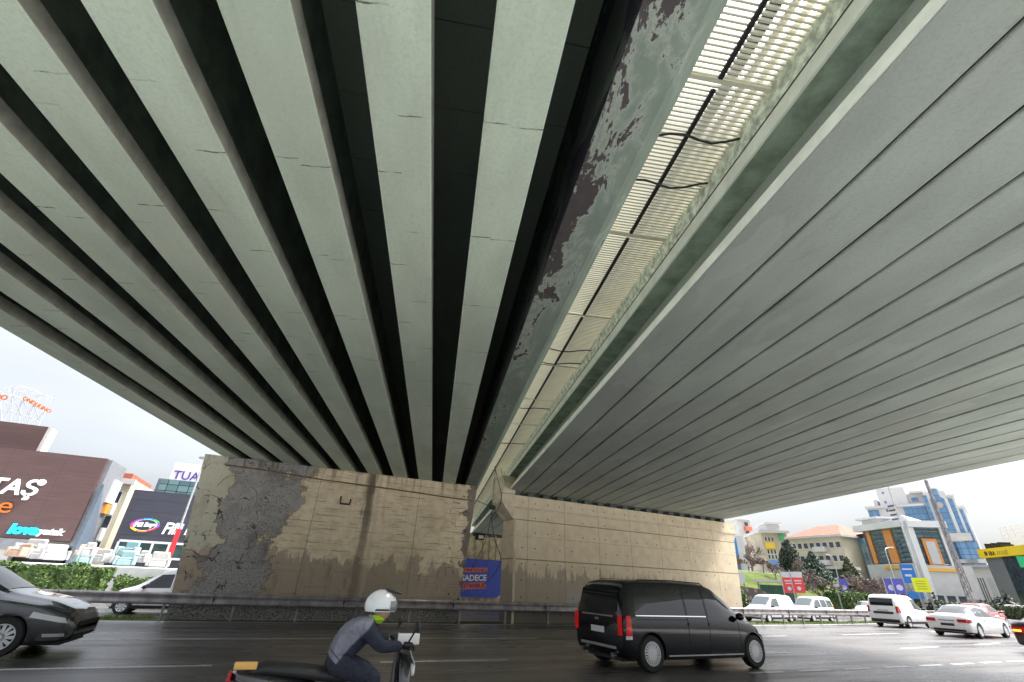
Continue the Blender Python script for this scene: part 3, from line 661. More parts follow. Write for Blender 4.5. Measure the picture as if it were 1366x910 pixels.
class Body:
    def __init__(s,keys,n=90,passes=3):
        K=np.array(keys,float); x=K[:,0]; X=np.linspace(x[0],x[-1],n)
        e=x[-1]-x[0]; X=np.unique(np.concatenate([X,x[0]+e*np.array([.003,.008,.015,.025]),x[-1]-e*np.array([.003,.008,.015,.025])]))
        A=np.stack([np.interp(X,x,K[:,i]) for i in range(1,6)],1)
        for _ in range(passes):
            B=A.copy(); B[1:-1]=.25*A[:-2]+.5*A[1:-1]+.25*A[2:]; A=B
        s.X=X; s.A=A
    def par(s,x): return [float(np.interp(x,s.X,s.A[:,i])) for i in range(5)]
    def sec(s,x):
        zb,zs,zr,ws,wr=s.par(x); h=zs-zb; k=min(1,max(0,(zr-zs))/.3)
        zr=max(zr,zs+.012)
        return [(0,zb),(ws-.16,zb),(ws-.05,zb+.02),(ws-.022,zb+.10*h),(ws-.004,zb+.42*h),(ws,zb+.66*h),(ws-.008,zb+.90*h),(ws-.03,zs),(ws-.045+(wr-ws+.045)*.5+.012*k,(zs+zr)/2),(wr+.004,zr-.10*k-.004),(wr-.03,zr-.035*k-.002),(wr-.10,zr-.006*k),(wr*.5,zr+.012*k),(0,zr+.018*k)]
    def mesh(s):
        o=MB(); first=None; n=0
        for x in s.X:
            h=s.sec(x); ring=[(x,-y,z) for y,z in h]+[(x,y,z) for y,z in h[-2:0:-1]]; n=len(ring); o.v+=ring
        for i in range(len(s.X)-1):
            for k in range(n):
                a=i*n+k; b=i*n+(k+1)%n; o.f.append((a,b,b+n,a+n))
        L=(len(s.X)-1)*n; o.f.append(tuple(range(n))[::-1]); o.f.append(tuple(range(L,L+n)))
        return o
    def yside(s,x,z):
        h=s.sec(x)[2:12]
        for (y0,z0),(y1,z1) in zip(h,h[1:]):
            if z0<=z<=z1: return y0+(y1-y0)*((z-z0)/max(1e-6,z1-z0))
        return h[-1][0] if z>h[-1][1] else h[0][0]
    def top(s,x,y):
        h=s.sec(x)[::-1][:6]
        for (y0,z0),(y1,z1) in zip(h,h[1:]):
            if y0<=abs(y)<=y1: return z0+(z1-z0)*((abs(y)-y0)/max(1e-6,y1-y0))
        return h[-1][1]
    def xend(s,z,end):
        X=s.X if end<0 else s.X[::-1]; A=s.A if end<0 else s.A[::-1]
        for i in range(len(X)):
            if A[i,0]<=z<=A[i,2]:
                if i==0: return float(X[0])
                lo=A[i-1]; 
                if z>lo[2]: t=(z-lo[2])/max(1e-6,A[i,2]-lo[2])
                else: t=(lo[0]-z)/max(1e-6,lo[0]-A[i,0])
                t=min(1,max(0,t)); return float(X[i-1]+(X[i]-X[i-1])*t)
        return float(X[0])
    def side(s,quad,off=.006,nx=10,nz=5,sd=-1):
        bl,br,tr,tl=[np.array(q) for q in quad]; P=[]
        for j in range(nz+1):
            v=j/nz; row=[]
            for i in range(nx+1):
                u=i/nx; q=(bl*(1-u)+br*u)*(1-v)+(tl*(1-u)+tr*u)*v
                row.append((q[0],sd*(s.yside(q[0],q[1])+off),q[1]))
            P.append(row)
        return P
    def end(s,z0,z1,y0,y1,e=-1,off=.008,nz=6,ny=8,bulge=.0):
        P=[]
        for j in range(nz+1):
            z=z0+(z1-z0)*j/nz; x=s.xend(z,e)
            P.append([(x+e*off-e*bulge*((y0+(y1-y0)*i/ny))**2,y0+(y1-y0)*i/ny,z) for i in range(ny+1)])
        return P
    def shield(s,xa,xb,frac=.93,off=.008,nx=10,ny=10):
        P=[]
        for i in range(nx+1):
            x=xa+(xb-xa)*i/nx; w=s.par(x)[4]*frac; dz=(s.top(x+.02,0)-s.top(x-.02,0))/.04; l=math.hypot(1,dz)
            P.append([(x-dz/l*off,-w+2*w*j/ny,s.top(x,-w+2*w*j/ny)+off/l) for j in range(ny+1)])
        return P
def solid(P,th):
    """grid patch with a little thickness is not needed for lenses that hug the body"""
    return MB().grid(P)
def wheel(root,x,y,r,w=.21,spokes=10,sd=-1,hub=M_rim):
    t=MB().lathe([(r*.62,-w/2),(r*.93,-w/2),(r,-w*.36),(r,w*.36),(r*.93,w/2),(r*.62,w/2),(r*.60,0),(r*.62,-w/2)],(0,0,0),'y',36,caps=False).build('wheel',M_tyre,root,smooth=35)
    t.location=(x,y,r)
    f=sd*w/2
    rm=MB(); rm.lathe([(r*.645,f*.55),(r*.66,f*1.0),(r*.63,f*1.04),(r*.60,f*.97),(r*.58,f*.5)],(0,0,0),'y',36,caps=False)
    rm.lathe([(r*.13,f*.6),(r*.13,f*.98),(r*.05,f*1.0)],(0,0,0),'y',16)
    for k in range(spokes):
        a=2*PI*k/spokes; ca,sa=math.cos(a),math.sin(a); wd=.030*10/spokes
        p=[]
        for rr,hw in ((r*.08,wd*.8),(r*.60,wd)):
            for s in (-1,1): p.append((rr*ca-s*hw*sa,rr*sa+s*hw*ca))
        v=[(a_,f*.82,b_) for a_,b_ in p]+[(a_,f*.97,b_) for a_,b_ in p]
        rm.add(v,[(0,1,3,2),(4,6,7,5),(0,4,5,1),(2,3,7,6),(0,2,6,4),(1,5,7,3)])
    rm.build('rim',hub,t,smooth=40)
    MB().lathe([(r*.57,f*.30),(r*.57,f*.40),(.01,f*.41)],(0,0,0),'y',24).build('brake_disc',M_trim,t)
    return t
def make_car(name,label,cat,S,loc_,rz,group=None):
    root=thing(name,label,cat,loc_,rz,group)
    B=Body(S['keys'],passes=S.get('passes',3)); L0,L1=B.X[0],B.X[-1]; W=max(B.A[:,3])
    r=S['r']; wx=S['wheels']
    body=B.mesh().build('body',S['paint'],root,smooth=32)
    # wheel arches cut out of the body
    for x in wx:
        for sd in (-1,1):
            c=MB().lathe([(r*1.13,-.2),(r*1.13,.2)],(x,sd*(W-.08),r*1.03),'y',28).build('cut',M_trim,root)
            md=body.modifiers.new('b','BOOLEAN'); md.operation='DIFFERENCE'; md.solver='EXACT'; md.object=c
            bpy.context.view_layer.update()
            me=bpy.data.meshes.new_from_object(body.evaluated_get(bpy.context.evaluated_depsgraph_get())); body.modifiers.clear(); old=body.data; body.data=me; bpy.data.meshes.remove(old); bpy.data.objects.remove(c)
    me.name='body'
    zb=min(B.A[:,0])
    MB().span(L0+.15,L1-.15,-(W-.29),W-.29,zb-.015,zb+.30).build('underbody',M_trim,root)
    for x in wx:
        for sd in (-1,1): wheel(root,x,sd*(W-.115-(.0)),r,.2,S.get('spokes',10),sd)
    for x in wx:
        for sd in (-1,1):
            P=[[],[]]
            for k in range(15):
                a=PI*(-.06+1.12*k/14)
                for j,rr in enumerate((r*1.13,r*1.19)):
                    px,pz=x+rr*math.cos(a),r*1.03+rr*math.sin(a); 
                    P[j].append((px,sd*(B.yside(px,max(pz,zb+.03))+.006),pz))
            MB().grid(P).build('wheel_arch_trim',S.get('arch',S['paint']),root,fix=False)
    for q in S.get('sidewin',[]):
        for sd in (-1,1): MB().grid(B.side(q,.006,sd=sd)).build('side_window',S.get('glass',M_cglass),root,smooth=60)
    if 'shield' in S: MB().grid(B.shield(*S['shield'])).build('windscreen',S.get('glass',M_cglass),root,smooth=60)
    if 'back' in S: MB().grid(B.shield(*S['back'])).build('rear_window',S.get('glass',M_cglass),root,smooth=60)
    if 'backv' in S:
        z0,z1,w=S['backv']; MB().grid(B.end(z0,z1,-w,w,-1,.008,bulge=S.get('bulge',0))).build('rear_window',S.get('glass',M_cglass),root,smooth=60)
    for x,z0,z1 in S.get('seams',[]):
        for sd in (-1,1): MB().grid(B.side([(x-.005,z0),(x+.005,z0),(x+.005,z1),(x-.005,z1)],.004,1,8,sd)).build('door_gap',M_seam,root,fix=False)
    for x0,x1,z in S.get('hseams',[]):
        for sd in (-1,1): MB().grid(B.side([(x0,z-.005),(x1,z-.005),(x1,z+.005),(x0,z+.005)],.004,12,1,sd)).build('rail_gap',M_seam,root,fix=False)
    for x0,x1,z0,z1,mt,nm in S.get('sidestrip',[]):
        for sd in (-1,1): MB().grid(B.side([(x0,z0),(x1,z0),(x1,z1),(x0,z1)],.010,14,2,sd)).build(nm,mt,root,smooth=60)
    for x,z in S.get('handles',[]):
        for sd in (-1,1): MB().box((x,sd*(B.yside(x,z)+.016),z),(.18,.03,.028)).build('door_handle',S.get('handlemat',S['paint']),root,bevel=.008)
    for z0,z1,y0,y1,mt,nm in S.get('rear',[]): MB().grid(B.end(z0,z1,y0,y1,-1,.014,bulge=S.get('bulge',0))).build(nm,mt,root,smooth=60)
    for z0,z1,y0,y1,mt,nm in S.get('front',[]): MB().grid(B.end(z0,z1,y0,y1,1,.014,bulge=S.get('fbulge',0))).build(nm,mt,root,smooth=60)
    for q,mt,nm in S.get('sidelamp',[]):
        for sd in (-1,1): MB().grid(B.side(q,.012,sd=sd)).build(nm,mt,root,smooth=60)
    if 'mirror' in S:
        x,z=S['mirror']
        for sd in (-1,1):
            y=B.yside(x,z)
            mi=MB().ell((x,sd*(y+.13),z),(.07,.10,.075),12,8); mi.box((x+.01,sd*(y+.03),z-.04),(.05,.1,.03)); mi.build('mirror',S.get('mirrormat',S['paint']),root,smooth=50)
    if S.get('rails'):
        x0,x1,zz,yy=S['rails']
        for sd in (-1,1): MB().tube([(x0,sd*yy,B.top(x0,yy)-.01),(x0+.12,sd*yy,B.top(x0+.12,yy)+.045),((x0+x1)/2,sd*yy,B.top((x0+x1)/2,yy)+.045),(x1-.12,sd*yy,B.top(x1-.12,yy)+.045),(x1,sd*yy,B.top(x1,yy)-.01)],.014,6).build('roof_rail',zz,root,smooth=60)
    return root,B

van=dict(paint=P_black,r=.315,wheels=(-1.40,1.58),spokes=20,bulge=0,fbulge=0,
 keys=[(-2.10,.40,.80,.86,.80,.72),(-2.08,.30,.93,1.10,.84,.72),(-2.03,.26,.95,1.30,.865,.71),(-1.95,.22,.96,1.50,.875,.70),(-1.86,.2,.96,1.58,.875,.70),(-1.6,.19,.96,1.605,.875,.70),(-.5,.18,.95,1.62,.875,.71),(.35,.18,.94,1.60,.875,.70),(.62,.18,.93,1.545,.875,.69),(1.05,.18,.91,1.30,.875,.68),(1.48,.19,.86,.99,.865,.66),(1.80,.20,.76,.86,.84,.64),(1.98,.22,.68,.74,.79,.58),(2.05,.26,.56,.62,.70,.5),(2.07,.34,.46,.50,.6,.42)],
 sidewin=[[(-1.78,.99),(-.40,.98),(-.40,1.46),(-1.70,1.46)],[(-.33,.98),(.20,.97),(.20,1.45),(-.33,1.46)],[(.27,.97),(1.34,.925),(.62,1.42),(.27,1.45)]],
 shield=(.66,1.44,.90),backv=(1.02,1.44,.66),
 seams=[(-.365,.24,1.5),(.235,.24,1.5),(1.15,.3,.92),(-1.9,.5,.95)],hseams=[(-1.75,-.36,.90)],
 sidestrip=[(-.98,1.18,.26,.285,M_galvl,'sill_strip'),(-1.76,.2,.958,.975,M_chrome,'window_trim')],
 handles=[(.32,.83),(-.28,.83)],mirror=(1.16,.98),mirrormat=P_black,rails=(-1.6,.45,M_trim,.66),
 rear=[(.92,.945,-.55,.55,M_chrome,'chrome_bar'),(.62,.73,-.25,.22,M_plate,'number_plate'),(.84,.88,-.07,.07,M_chrome,'badge'),(.37,.42,-.62,.62,M_galvl,'bumper_strip'),(1.525,1.548,-.3,.3,M_redoff,'brake_light')],
 sidelamp=[([(-2.045,.62),(-1.90,.62),(-1.90,.96),(-2.005,.96)],M_red,'tail_light'),([(1.78,.66),(1.97,.60),(1.93,.70),(1.74,.80)],M_clear,'headlight')],
 front=[(.40,.58,-.45,.45,M_trim,'grille'),(.50,.53,-.4,.4,M_chrome,'chrome_bar')])
vang=R(2.6)
vr,VB=make_car('passenger_van','large black passenger van with dark tinted windows driving on the wet road','van',van,(8.38,9.72,0),vang)
# lower light part of the rear lamp, rear plates on both sides
for sd in (-1,1):
    MB().grid(VB.side([(-2.05,.555),(-1.90,.555),(-1.90,.615),(-2.047,.615)],.012,sd=sd)).build('reversing_light',M_clear,vr,smooth=60)
    MB().grid(VB.end(.62,.96,sd*.70,sd*.845,-1,.012)).build('tail_light',M_red,vr,smooth=60)
    MB().lathe([(.0,-.05),(.045,-.05),(.045,.03),(.03,.03)],(-2.1,sd*.52,.27),'x',12).build('exhaust_tip',M_chrome,vr,smooth=40)

sedan=dict(paint=P_white,r=.30,wheels=(-1.45,1.45),spokes=12,bulge=0,fbulge=0,handlemat=M_chrome,
 keys=[(-2.32,.36,.66,.70,.70,.56),(-2.30,.27,.76,.84,.79,.60),(-2.22,.22,.83,.905,.84,.64),(-1.95,.2,.84,.93,.865,.66),(-1.70,.19,.84,.95,.87,.64),(-1.30,.18,.84,1.13,.875,.60),(-.85,.17,.84,1.285,.875,.585),(-.3,.17,.83,1.34,.875,.585),(.2,.17,.82,1.33,.875,.58),(.55,.17,.81,1.24,.87,.58),(1.15,.17,.79,.93,.865,.62),(1.30,.17,.78,.88,.865,.64),(1.9,.19,.70,.78,.85,.64),(2.2,.2,.60,.67,.78,.58),(2.32,.25,.50,.54,.68,.5),(2.36,.30,.44,.48,.6,.46)],
 sidewin=[[(-1.35,.88),(-.50,.87),(-.50,1.24),(-.90,1.20)],[(-.44,.87),(.95,.85),(.35,1.21),(-.44,1.25)]],
 shield=(.50,1.16,.93),back=(-1.66,-.88,.93),
 seams=[(-.47,.25,1.22),(-1.25,.45,.86),(.85,.28,.82)],handles=[(-.62,.76),(.34,.74)],mirror=(.85,.88),
 sidestrip=[(-1.05,1.05,.20,.225,M_chrome,'sill_strip'),(-1.36,.95,.848,.862,M_chrome,'window_trim')],
 rear=[(.46,.56,-.26,.26,M_trim,'number_plate'),(.25,.33,-.62,.62,M_trim,'bumper_strip'),(.66,.69,-.3,.3,M_chrome,'chrome_bar')],
 sidelamp=[([(-2.30,.60),(-2.02,.64),(-2.05,.76),(-2.28,.74)],M_redoff,'tail_light'),([(1.88,.56),(2.2,.50),(2.15,.60),(1.85,.68)],M_clear,'headlight')],
 front=[(.32,.46,-.4,.4,M_trim,'grille')])
sr,SB=make_car('saloon_car','white saloon car with chrome trim driving beside the white panel van','car',sedan,(31.6,14.95,0),R(5.5))
for sd in (-1,1): MB().grid(SB.end(.62,.75,sd*.42,sd*.78,-1,.018)).build('tail_light',M_redoff,sr,smooth=60)

dok=dict(paint=P_white,r=.29,wheels=(-1.15,1.45),spokes=8,bulge=0,fbulge=0,arch=M_trim,
 keys=[(-2.02,.34,.80,.86,.76,.66),(-2.0,.26,.90,1.06,.80,.67),(-1.95,.22,.93,1.35,.835,.67),(-1.87,.2,.93,1.60,.845,.67),(-1.7,.19,.93,1.665,.85,.67),(-.9,.19,.93,1.70,.85,.67),(.1,.19,.92,1.67,.85,.66),(.45,.19,.91,1.58,.85,.65),(1.25,.2,.88,1.01,.845,.63),(1.75,.22,.74,.86,.81,.6),(1.98,.26,.58,.66,.72,.5),(2.05,.32,.5,.54,.6,.45)],
 sidewin=[[(.0,.97),(1.05,.94),(.45,1.45),(.0,1.48)]],shield=(.5,1.22,.92),backv=(1.10,1.48,.60),
 seams=[(-.06,.25,1.5),(.93,.3,.92),(-.95,.3,1.5)],hseams=[(-1.8,-.1,.98)],handles=[(.1,.84),(-.18,.84)],mirror=(.9,.98),mirrormat=M_trim,
 sidestrip=[(-1.95,1.8,.22,.33,M_trim,'sill_strip')],
 rear=[(.68,.80,-.52,.52,M_trim,'number_plate'),(.26,.42,-.72,.72,M_trim,'rear_bumper'),(.84,.88,-.30,.30,M_chrome,'chrome_bar')],
 sidelamp=[([(-1.985,.78),(-1.85,.78),(-1.83,1.10),(-1.95,1.10)],M_redoff,'tail_light'),([(1.68,.60),(1.93,.54),(1.88,.66),(1.62,.78)],M_clear,'headlight')],
 front=[(.38,.54,-.45,.45,M_trim,'grille')])
dr,DB=make_car('panel_van','small white panel van with dark rear window ahead of the white saloon','van',dok,(34.7,19.75,0),R(7))
for sd in (-1,1): MB().grid(DB.end(.74,1.08,sd*.68,sd*.80,-1,.016)).build('tail_light',M_redoff,dr,smooth=60)

hatch=dict(paint=P_red,r=.31,wheels=(-1.25,1.30),spokes=8,bulge=0,fbulge=0,
 keys=[(-2.0,.36,.70,.74,.72,.58),(-1.98,.27,.84,.94,.80,.60),(-1.92,.22,.90,1.05,.84,.61),(-1.72,.19,.91,1.24,.865,.60),(-1.45,.18,.91,1.38,.875,.60),(-.8,.17,.89,1.43,.88,.60),(-.1,.17,.87,1.42,.88,.59),(.3,.17,.86,1.34,.875,.59),(1.05,.17,.82,.96,.87,.62),(1.6,.19,.72,.82,.84,.62),(1.92,.22,.58,.66,.74,.52),(2.02,.3,.47,.5,.6,.45)],
 sidewin=[[(-1.40,.96),(-.55,.93),(-.55,1.32),(-1.15,1.28)],[(-.49,.93),(.85,.88),(.15,1.30),(-.49,1.33)]],
 shield=(.28,1.02,.93),back=(-1.90,-1.5,.90),seams=[(-.52,.26,1.3),(.8,.28,.85)],handles=[(-.66,.82),(.3,.8)],mirror=(.72,.95),
 rear=[(.50,.60,-.26,.26,M_plate,'number_plate'),(.26,.36,-.62,.62,M_trim,'bumper_strip')],
 sidelamp=[([(-1.95,.72),(-1.65,.78),(-1.66,.93),(-1.88,.93)],M_redoff,'tail_light'),([(1.55,.58),(1.85,.52),(1.8,.64),(1.5,.74)],M_clear,'headlight')],
 front=[(.34,.46,-.4,.4,M_trim,'grille')])
hr,HB=make_car('hatchback_car','bright red hatchback with its amber indicator lit, ahead of the white saloon','car',hatch,(45.6,20.6,0),R(9))
for sd in (-1,1): MB().grid(HB.end(.78,.93,sd*.45,sd*.74,-1,.018)).build('tail_light',M_redoff,hr,smooth=60)
MB().grid(HB.end(.66,.80,-.80,-.50,-1,.03)).build('indicator',M_amber,hr,smooth=60)
MB().grid(HB.side([(-1.93,.66),(-1.72,.68),(-1.70,.80),(-1.9,.79)],.02)).build('indicator',M_amber,hr,smooth=60)

lead=dict(sedan); lead.update(paint=P_grey,glass=M_cglass,
 front=[(.36,.52,-.5,.5,M_trim,'grille'),(.22,.30,-.6,.6,M_trim,'lower_intake'),(.40,.44,-.45,.45,M_chrome,'chrome_bar')],
 keys=[(a,b,c*1.08,d*1.08,e,f) for a,b,c,d,e,f in sedan['keys']],
 sidewin=[[(x,z*1.08) for x,z in q] for q in sedan['sidewin']],sidestrip=[(-1.05,1.05,.20,.225,M_trim,'sill_strip'),(-1.36,.95,.916,.93,M_chrome,'window_trim')],
 seams=[(-.47,.25,1.3),(.85,.28,.88)],handles=[(-.62,.82),(.34,.8)],mirror=(.85,.95),
 sidelamp=[([(-2.30,.66),(-2.02,.69),(-2.05,.82),(-2.28,.80)],M_redoff,'tail_light'),([(1.72,.60),(2.26,.50),(2.20,.585),(1.74,.68)],M_clear,'headlight'),([(2.0,.30),(2.28,.30),(2.26,.35),(1.98,.35)],M_galvl,'fog_lamp_trim')])
lr,LBd=make_car('saloon_car','graphite grey saloon car entering past the pier, its bonnet shining','car',lead,(-5.68,12.65,0),R(0))

pc=onz(1361,886,0)
er,EB=make_car('saloon_car','dark red-black car at the road edge with a glowing amber indicator','car',dict(sedan,paint=P_dred,keys=[(a,b,c*1.06,d*1.06,e,f) for a,b,c,d,e,f in sedan['keys']]),(26.2,9.4,0),R(3))
for sd in (-1,1):
    MB().grid(EB.end(.60,.78,sd*.40,sd*.80,-1,.018)).build('tail_light',M_red,er,smooth=60)
    MB().grid(EB.end(.64,.70,sd*.55,sd*.78,-1,.026)).build('indicator',M_amber,er,smooth=60)

# traffic on the far carriageway, heading the other way
wv=dict(dok,glass=M_lglass,sidewin=dok['sidewin']+[[(-.9,.99),(-.12,.98),(-.12,1.48),(-.9,1.48)],[(-1.8,1.0),(-1.0,.99),(-1.0,1.48),(-1.72,1.46)]],arch=P_white)
o1,_=make_car('panel_van','white panel van with an empty roof on the far carriageway beside the hillside wall','van',dict(wv,sidewin=dok['sidewin']),(32.0,26.8,-.3),PI+R(8))
o2,_=make_car('minibus','white passenger van with side windows on the far carriageway below the red banners','van',wv,(37.9,27.9,-.3),PI+R(9))
o3,_=make_car('panel_van','white panel van half hidden behind the weathered pier on the far carriageway','van',dict(dok,glass=M_cglass),(-4.4,26.3,-.3),PI)
o4,_=make_car('estate_car','white car following behind the small white panel van on the far carriageway','car',dict(hatch,paint=P_white,glass=M_lglass),(58.5,36.5,-.3),PI+R(13))

# ------------------------------------------------------------------ scooter and rider
SX,SY=.62,5.0
sc_=thing('motor_scooter','black delivery scooter with a pale windscreen carrying a rider','scooter',(SX,SY,0),R(1))
for x in (-.52,.66):
    t=MB().lathe([(.14,-.05),(.2,-.055),(.235,-.03),(.235,.03),(.2,.055),(.14,.05)],(0,0,0),'y',28).build('wheel',M_tyre,sc_,smooth=40); t.location=(x,0,.235)
    MB().lathe([(.15,-.045),(.15,.045)],(0,0,0),'y',24).build('rim',M_rim,t,smooth=40)
def loft(secs,name,mat,parent,n=16):
    """secs: list of (x,y,z,ry,rz,tilt) ellipses along a path in xz"""
    o=MB(); 
    for (x,z,ry,rz,ang) in secs:
        for k in range(n):
            t=2*PI*k/n; a=math.cos(t); b=math.sin(t); a=abs(a)**.75*(1 if a>0 else -1); b=abs(b)**.75*(1 if b>0 else -1)
            o.v.append((x-math.sin(ang)*b*rz,a*ry,z+math.cos(ang)*b*rz))
    for i in range(len(secs)-1):
        for k in range(n): A=i*n+k; Bq=i*n+(k+1)%n; o.f.append((A,Bq,Bq+n,A+n))
    o.f.append(tuple(range(n))[::-1]); L=(len(secs)-1)*n; o.f.append(tuple(range(L,L+n)))
    return o.build(name,mat,parent,smooth=60)
P_scoot=paint('scooter_black_plastic',(.014,.014,.016),.25)
loft([(-.86,.72,.03,.03,0),(-.80,.70,.10,.075,0),(-.6,.64,.15,.13,0),(-.35,.56,.16,.17,0),(-.1,.46,.15,.16,0),(.02,.36,.13,.10,0),(.2,.30,.14,.05,0),(.38,.30,.14,.05,.3)],'body',P_scoot,sc_)
loft([(.36,.30,.15,.06,1.0),(.46,.45,.19,.07,1.2),(.52,.62,.20,.08,1.25),(.52,.78,.15,.08,1.3),(.50,.86,.09,.06,1.35)],'leg_shield',P_scoot,sc_)
loft([(-.72,.755,.10,.03,0),(-.62,.775,.14,.045,0),(-.3,.74,.15,.05,0),(-.02,.70,.12,.05,0),(.05,.69,.06,.03,0)],'seat',M_trim,sc_)
loft([(.50,.36,.08,.03,.3),(.66,.485,.075,.03,0),(.84,.40,.06,.025,-.5)],'front_mudguard',P_red,sc_)
loft([(-.80,.40,.05,.02,.7),(-.6,.49,.07,.03,.2),(-.42,.46,.06,.02,-.2)],'rear_mudguard',P_scoot,sc_)
MB().tube([(.50,-.34,.93),(.46,-.16,.92),(.47,0,.88),(.46,.16,.92),(.50,.34,.93)],.016,8).build('handlebar',M_trim,sc_,smooth=60)
for sd in (-1,1):
    MB().tube([(.66,sd*.065,.235),(.55,sd*.065,.55)],.022,8).build('fork',M_galvl,sc_)
    MB().tube([(.47,sd*.25,.93),(.52,sd*.33,1.06)],.008,6).ell((.53,sd*.35,1.09),(.02,.075,.045),10,6).build('mirror',M_trim,sc_,smooth=50)
# windscreen: curved pale sheet, and a bright tablet/phone display on the bars
wsg=[]
for j in range(7):
    z=.78+.22*j/6; wsg.append([(.62-.12*j/6-.35*yy*yy*2,yy,z) for yy in np.linspace(-.17,.17,9)])
M_screen=flat('pale_windscreen_plastic',(.55,.57,.58),.15,var=0)
ws_=MB().grid(wsg).build('windscreen',M_screen,sc_,smooth=60); sd_=ws_.modifiers.new('s','SOLIDIFY'); sd_.thickness=.006
MB().box((.50,-.20,.985),(.20,.015,.085)).build('hand_guard',M_white,sc_,bevel=.01)
MB().box((-.77,-.10,.80),(.17,.03,.055),-.1).build('indicator',flat('amber_reflector',(.80,.45,.12),.3,var=0),sc_,bevel=.01)
MB().box((-.87,0,.72),(.03,.16,.06)).build('tail_light',M_redoff,sc_,bevel=.008)
MB().lathe([(.03,-.25),(.05,-.2),(.05,.25),(.03,.28)],(-.45,-.19,.35),'x',14).build('exhaust',M_galvl,sc_,smooth=40)
MB().box((.60,0,.74),(.05,.18,.10)).build('headlight',M_clear,sc_,bevel=.02)

def skin(name,verts,edges,rad,mat,parent,sub=2,root=0):
    me=bpy.data.meshes.new(name); me.from_pydata(verts,edges,[]); o=bpy.data.objects.new(name,me); COL.objects.link(o)
    md=o.modifiers.new('skin','SKIN'); md.use_smooth_shade=True
    for i,r in enumerate(rad): me.skin_vertices[0].data[i].radius=(r,r) if not isinstance(r,tuple) else r
    me.skin_vertices[0].data[root].use_root=True
    s=o.modifiers.new('sub','SUBSURF'); s.levels=s.render_levels=sub
    bpy.context.view_layer.update()
    m2=bpy.data.meshes.new_from_object(o.evaluated_get(bpy.context.evaluated_depsgraph_get())); bpy.data.objects.remove(o)
    m2.materials.clear(); m2.materials.append(mat); m2.shade_smooth(); o=bpy.data.objects.new(name,m2); COL.objects.link(o); o.parent=parent; return o
rd=thing('person','scooter rider in a grey jacket and white helmet leaning forward','person',(SX,SY,0),R(1))
M_jack=flat('grey_blue_jacket',(.22,.225,.28),.85,var=.35,vs=9,bump=.8,bs=9); M_navyc=flat('dark_navy_trousers',(.025,.03,.045),.85,var=.2,vs=6,bump=.2,bs=20); M_skin=flat('skin_tone',(.45,.27,.19),.6,var=.06)
V=[(-.12,0,.84)]; E_=[]; RR=[.135]
def ad(p,r,par): V.append(p); RR.append(r); E_.append((par,len(V)-1)); return len(V)-1
sp1=ad((-.02,0,.95),.145,0); ch=ad((.11,0,1.045),.15,sp1); nk=ad((.19,0,1.105),.075,ch); nk2=ad((.225,0,1.145),.06,nk)
for sd in (-1,1):
    sh=ad((.125,sd*.175,1.06),.075,ch); el=ad((.25,sd*.27,.93),.055,sh); wr_=ad((.43,sd*.30,.95),.040,el)
    hp=ad((-.08,sd*.09,.80),.105,0); kn=ad((.27,sd*.15,.70),.075,hp); an=ad((.16,sd*.14,.38),.05,kn); ad((.28,sd*.15,.335),.042,an)
def cloth():
    m,t,b=nt('rider_clothing'); g=G(t); o=g.obj(); x,y,z=g.sep(o)
    n=g.noise(o,7,5,.6); cr=g.noise(g.scale(o,(1,1,1)),13,4,.6,1.2)
    bk=g.m('SUBTRACT',g.m('MULTIPLY',g.m('SUBTRACT',z,.84),.64),g.m('MULTIPLY',g.m('ADD',x,.12),.77))
    ax=g.m('ADD',g.m('MULTIPLY',g.m('ADD',x,.12),.64),g.m('MULTIPLY',g.m('SUBTRACT',z,.84),.77))
    isb=g.m('MULTIPLY',g.ss(bk,-.055,-.035),g.ss(ax,-.012,.0))
    c=g.mix(n,(.022,.026,.042),(.045,.05,.072)); c=g.mix(isb,c,g.mix(n,(.15,.155,.20),(.29,.295,.35)))
    hem=g.m('SUBTRACT',1.,g.ss(g.m('ABSOLUTE',g.m('SUBTRACT',ax,.03)),.004,.008)); c=g.mix(g.m('MULTIPLY',hem,.6),c,(.03,.03,.04))
    t.links.new(c,b.inputs['Base Color']); b.inputs['Roughness'].default_value=.85; b.inputs['Specular IOR Level'].default_value=.2
    g.bump(b,cr,.9,.03); return m
body=skin('body',V,E_,RR,cloth(),rd,3)
fr=MB().lathe([(.062,-.03),(.085,0),(.06,.035)],(.215,0,1.12),'z',16); fr.build('collar',flat('lime_collar',(.45,.75,.03),.6,var=.05),rd,smooth=60)
hd=MB().ell((.265,0,1.215),(.085,.075,.105),20,14); hd.ell((.352,0,1.20),(.022,.014,.022),8,6); hd.build('head',M_skin,rd,smooth=60)
for sd in (-1,1): MB().ell((.342,sd*.03,1.222),(.010,.014,.009),8,6).build('eye',M_dark,rd,smooth=60)
MB().ell((.340,0,1.165),(.012,.026,.008),8,6).build('mouth',flat('lip_tone',(.32,.12,.10),.6,var=0),rd,smooth=60)
he=MB(); base=[]
for i in range(11):
    a=-.35+(PI/2+.35)*i/10
    he.v+=[(.245+.15*math.cos(a)*math.cos(t),.122*math.cos(a)*math.sin(t),1.23+.135*math.sin(a)) for t in [2*PI*k/24 for k in range(24)]]
for i in range(10):
    for k in range(24): he.f.append((i*24+k,i*24+(k+1)%24,(i+1)*24+(k+1)%24,(i+1)*24+k))
he.f.append(tuple(range(24))[::-1])
he.build('helmet',flat('white_helmet_shell',(.78,.80,.82),.25,var=.02,coat=1.),rd,smooth=60)
vs=[[(.245+.158*math.cos(a)*math.cos(t),.13*math.cos(a)*math.sin(t),1.23+.142*math.sin(a)) for t in np.linspace(-1.1,1.1,13)] for a in np.linspace(-.28,.30,5)]
MB().grid(vs).build('visor',flat('smoked_visor',(.16,.17,.18),.1,var=0,spec=.7),rd,smooth=60)
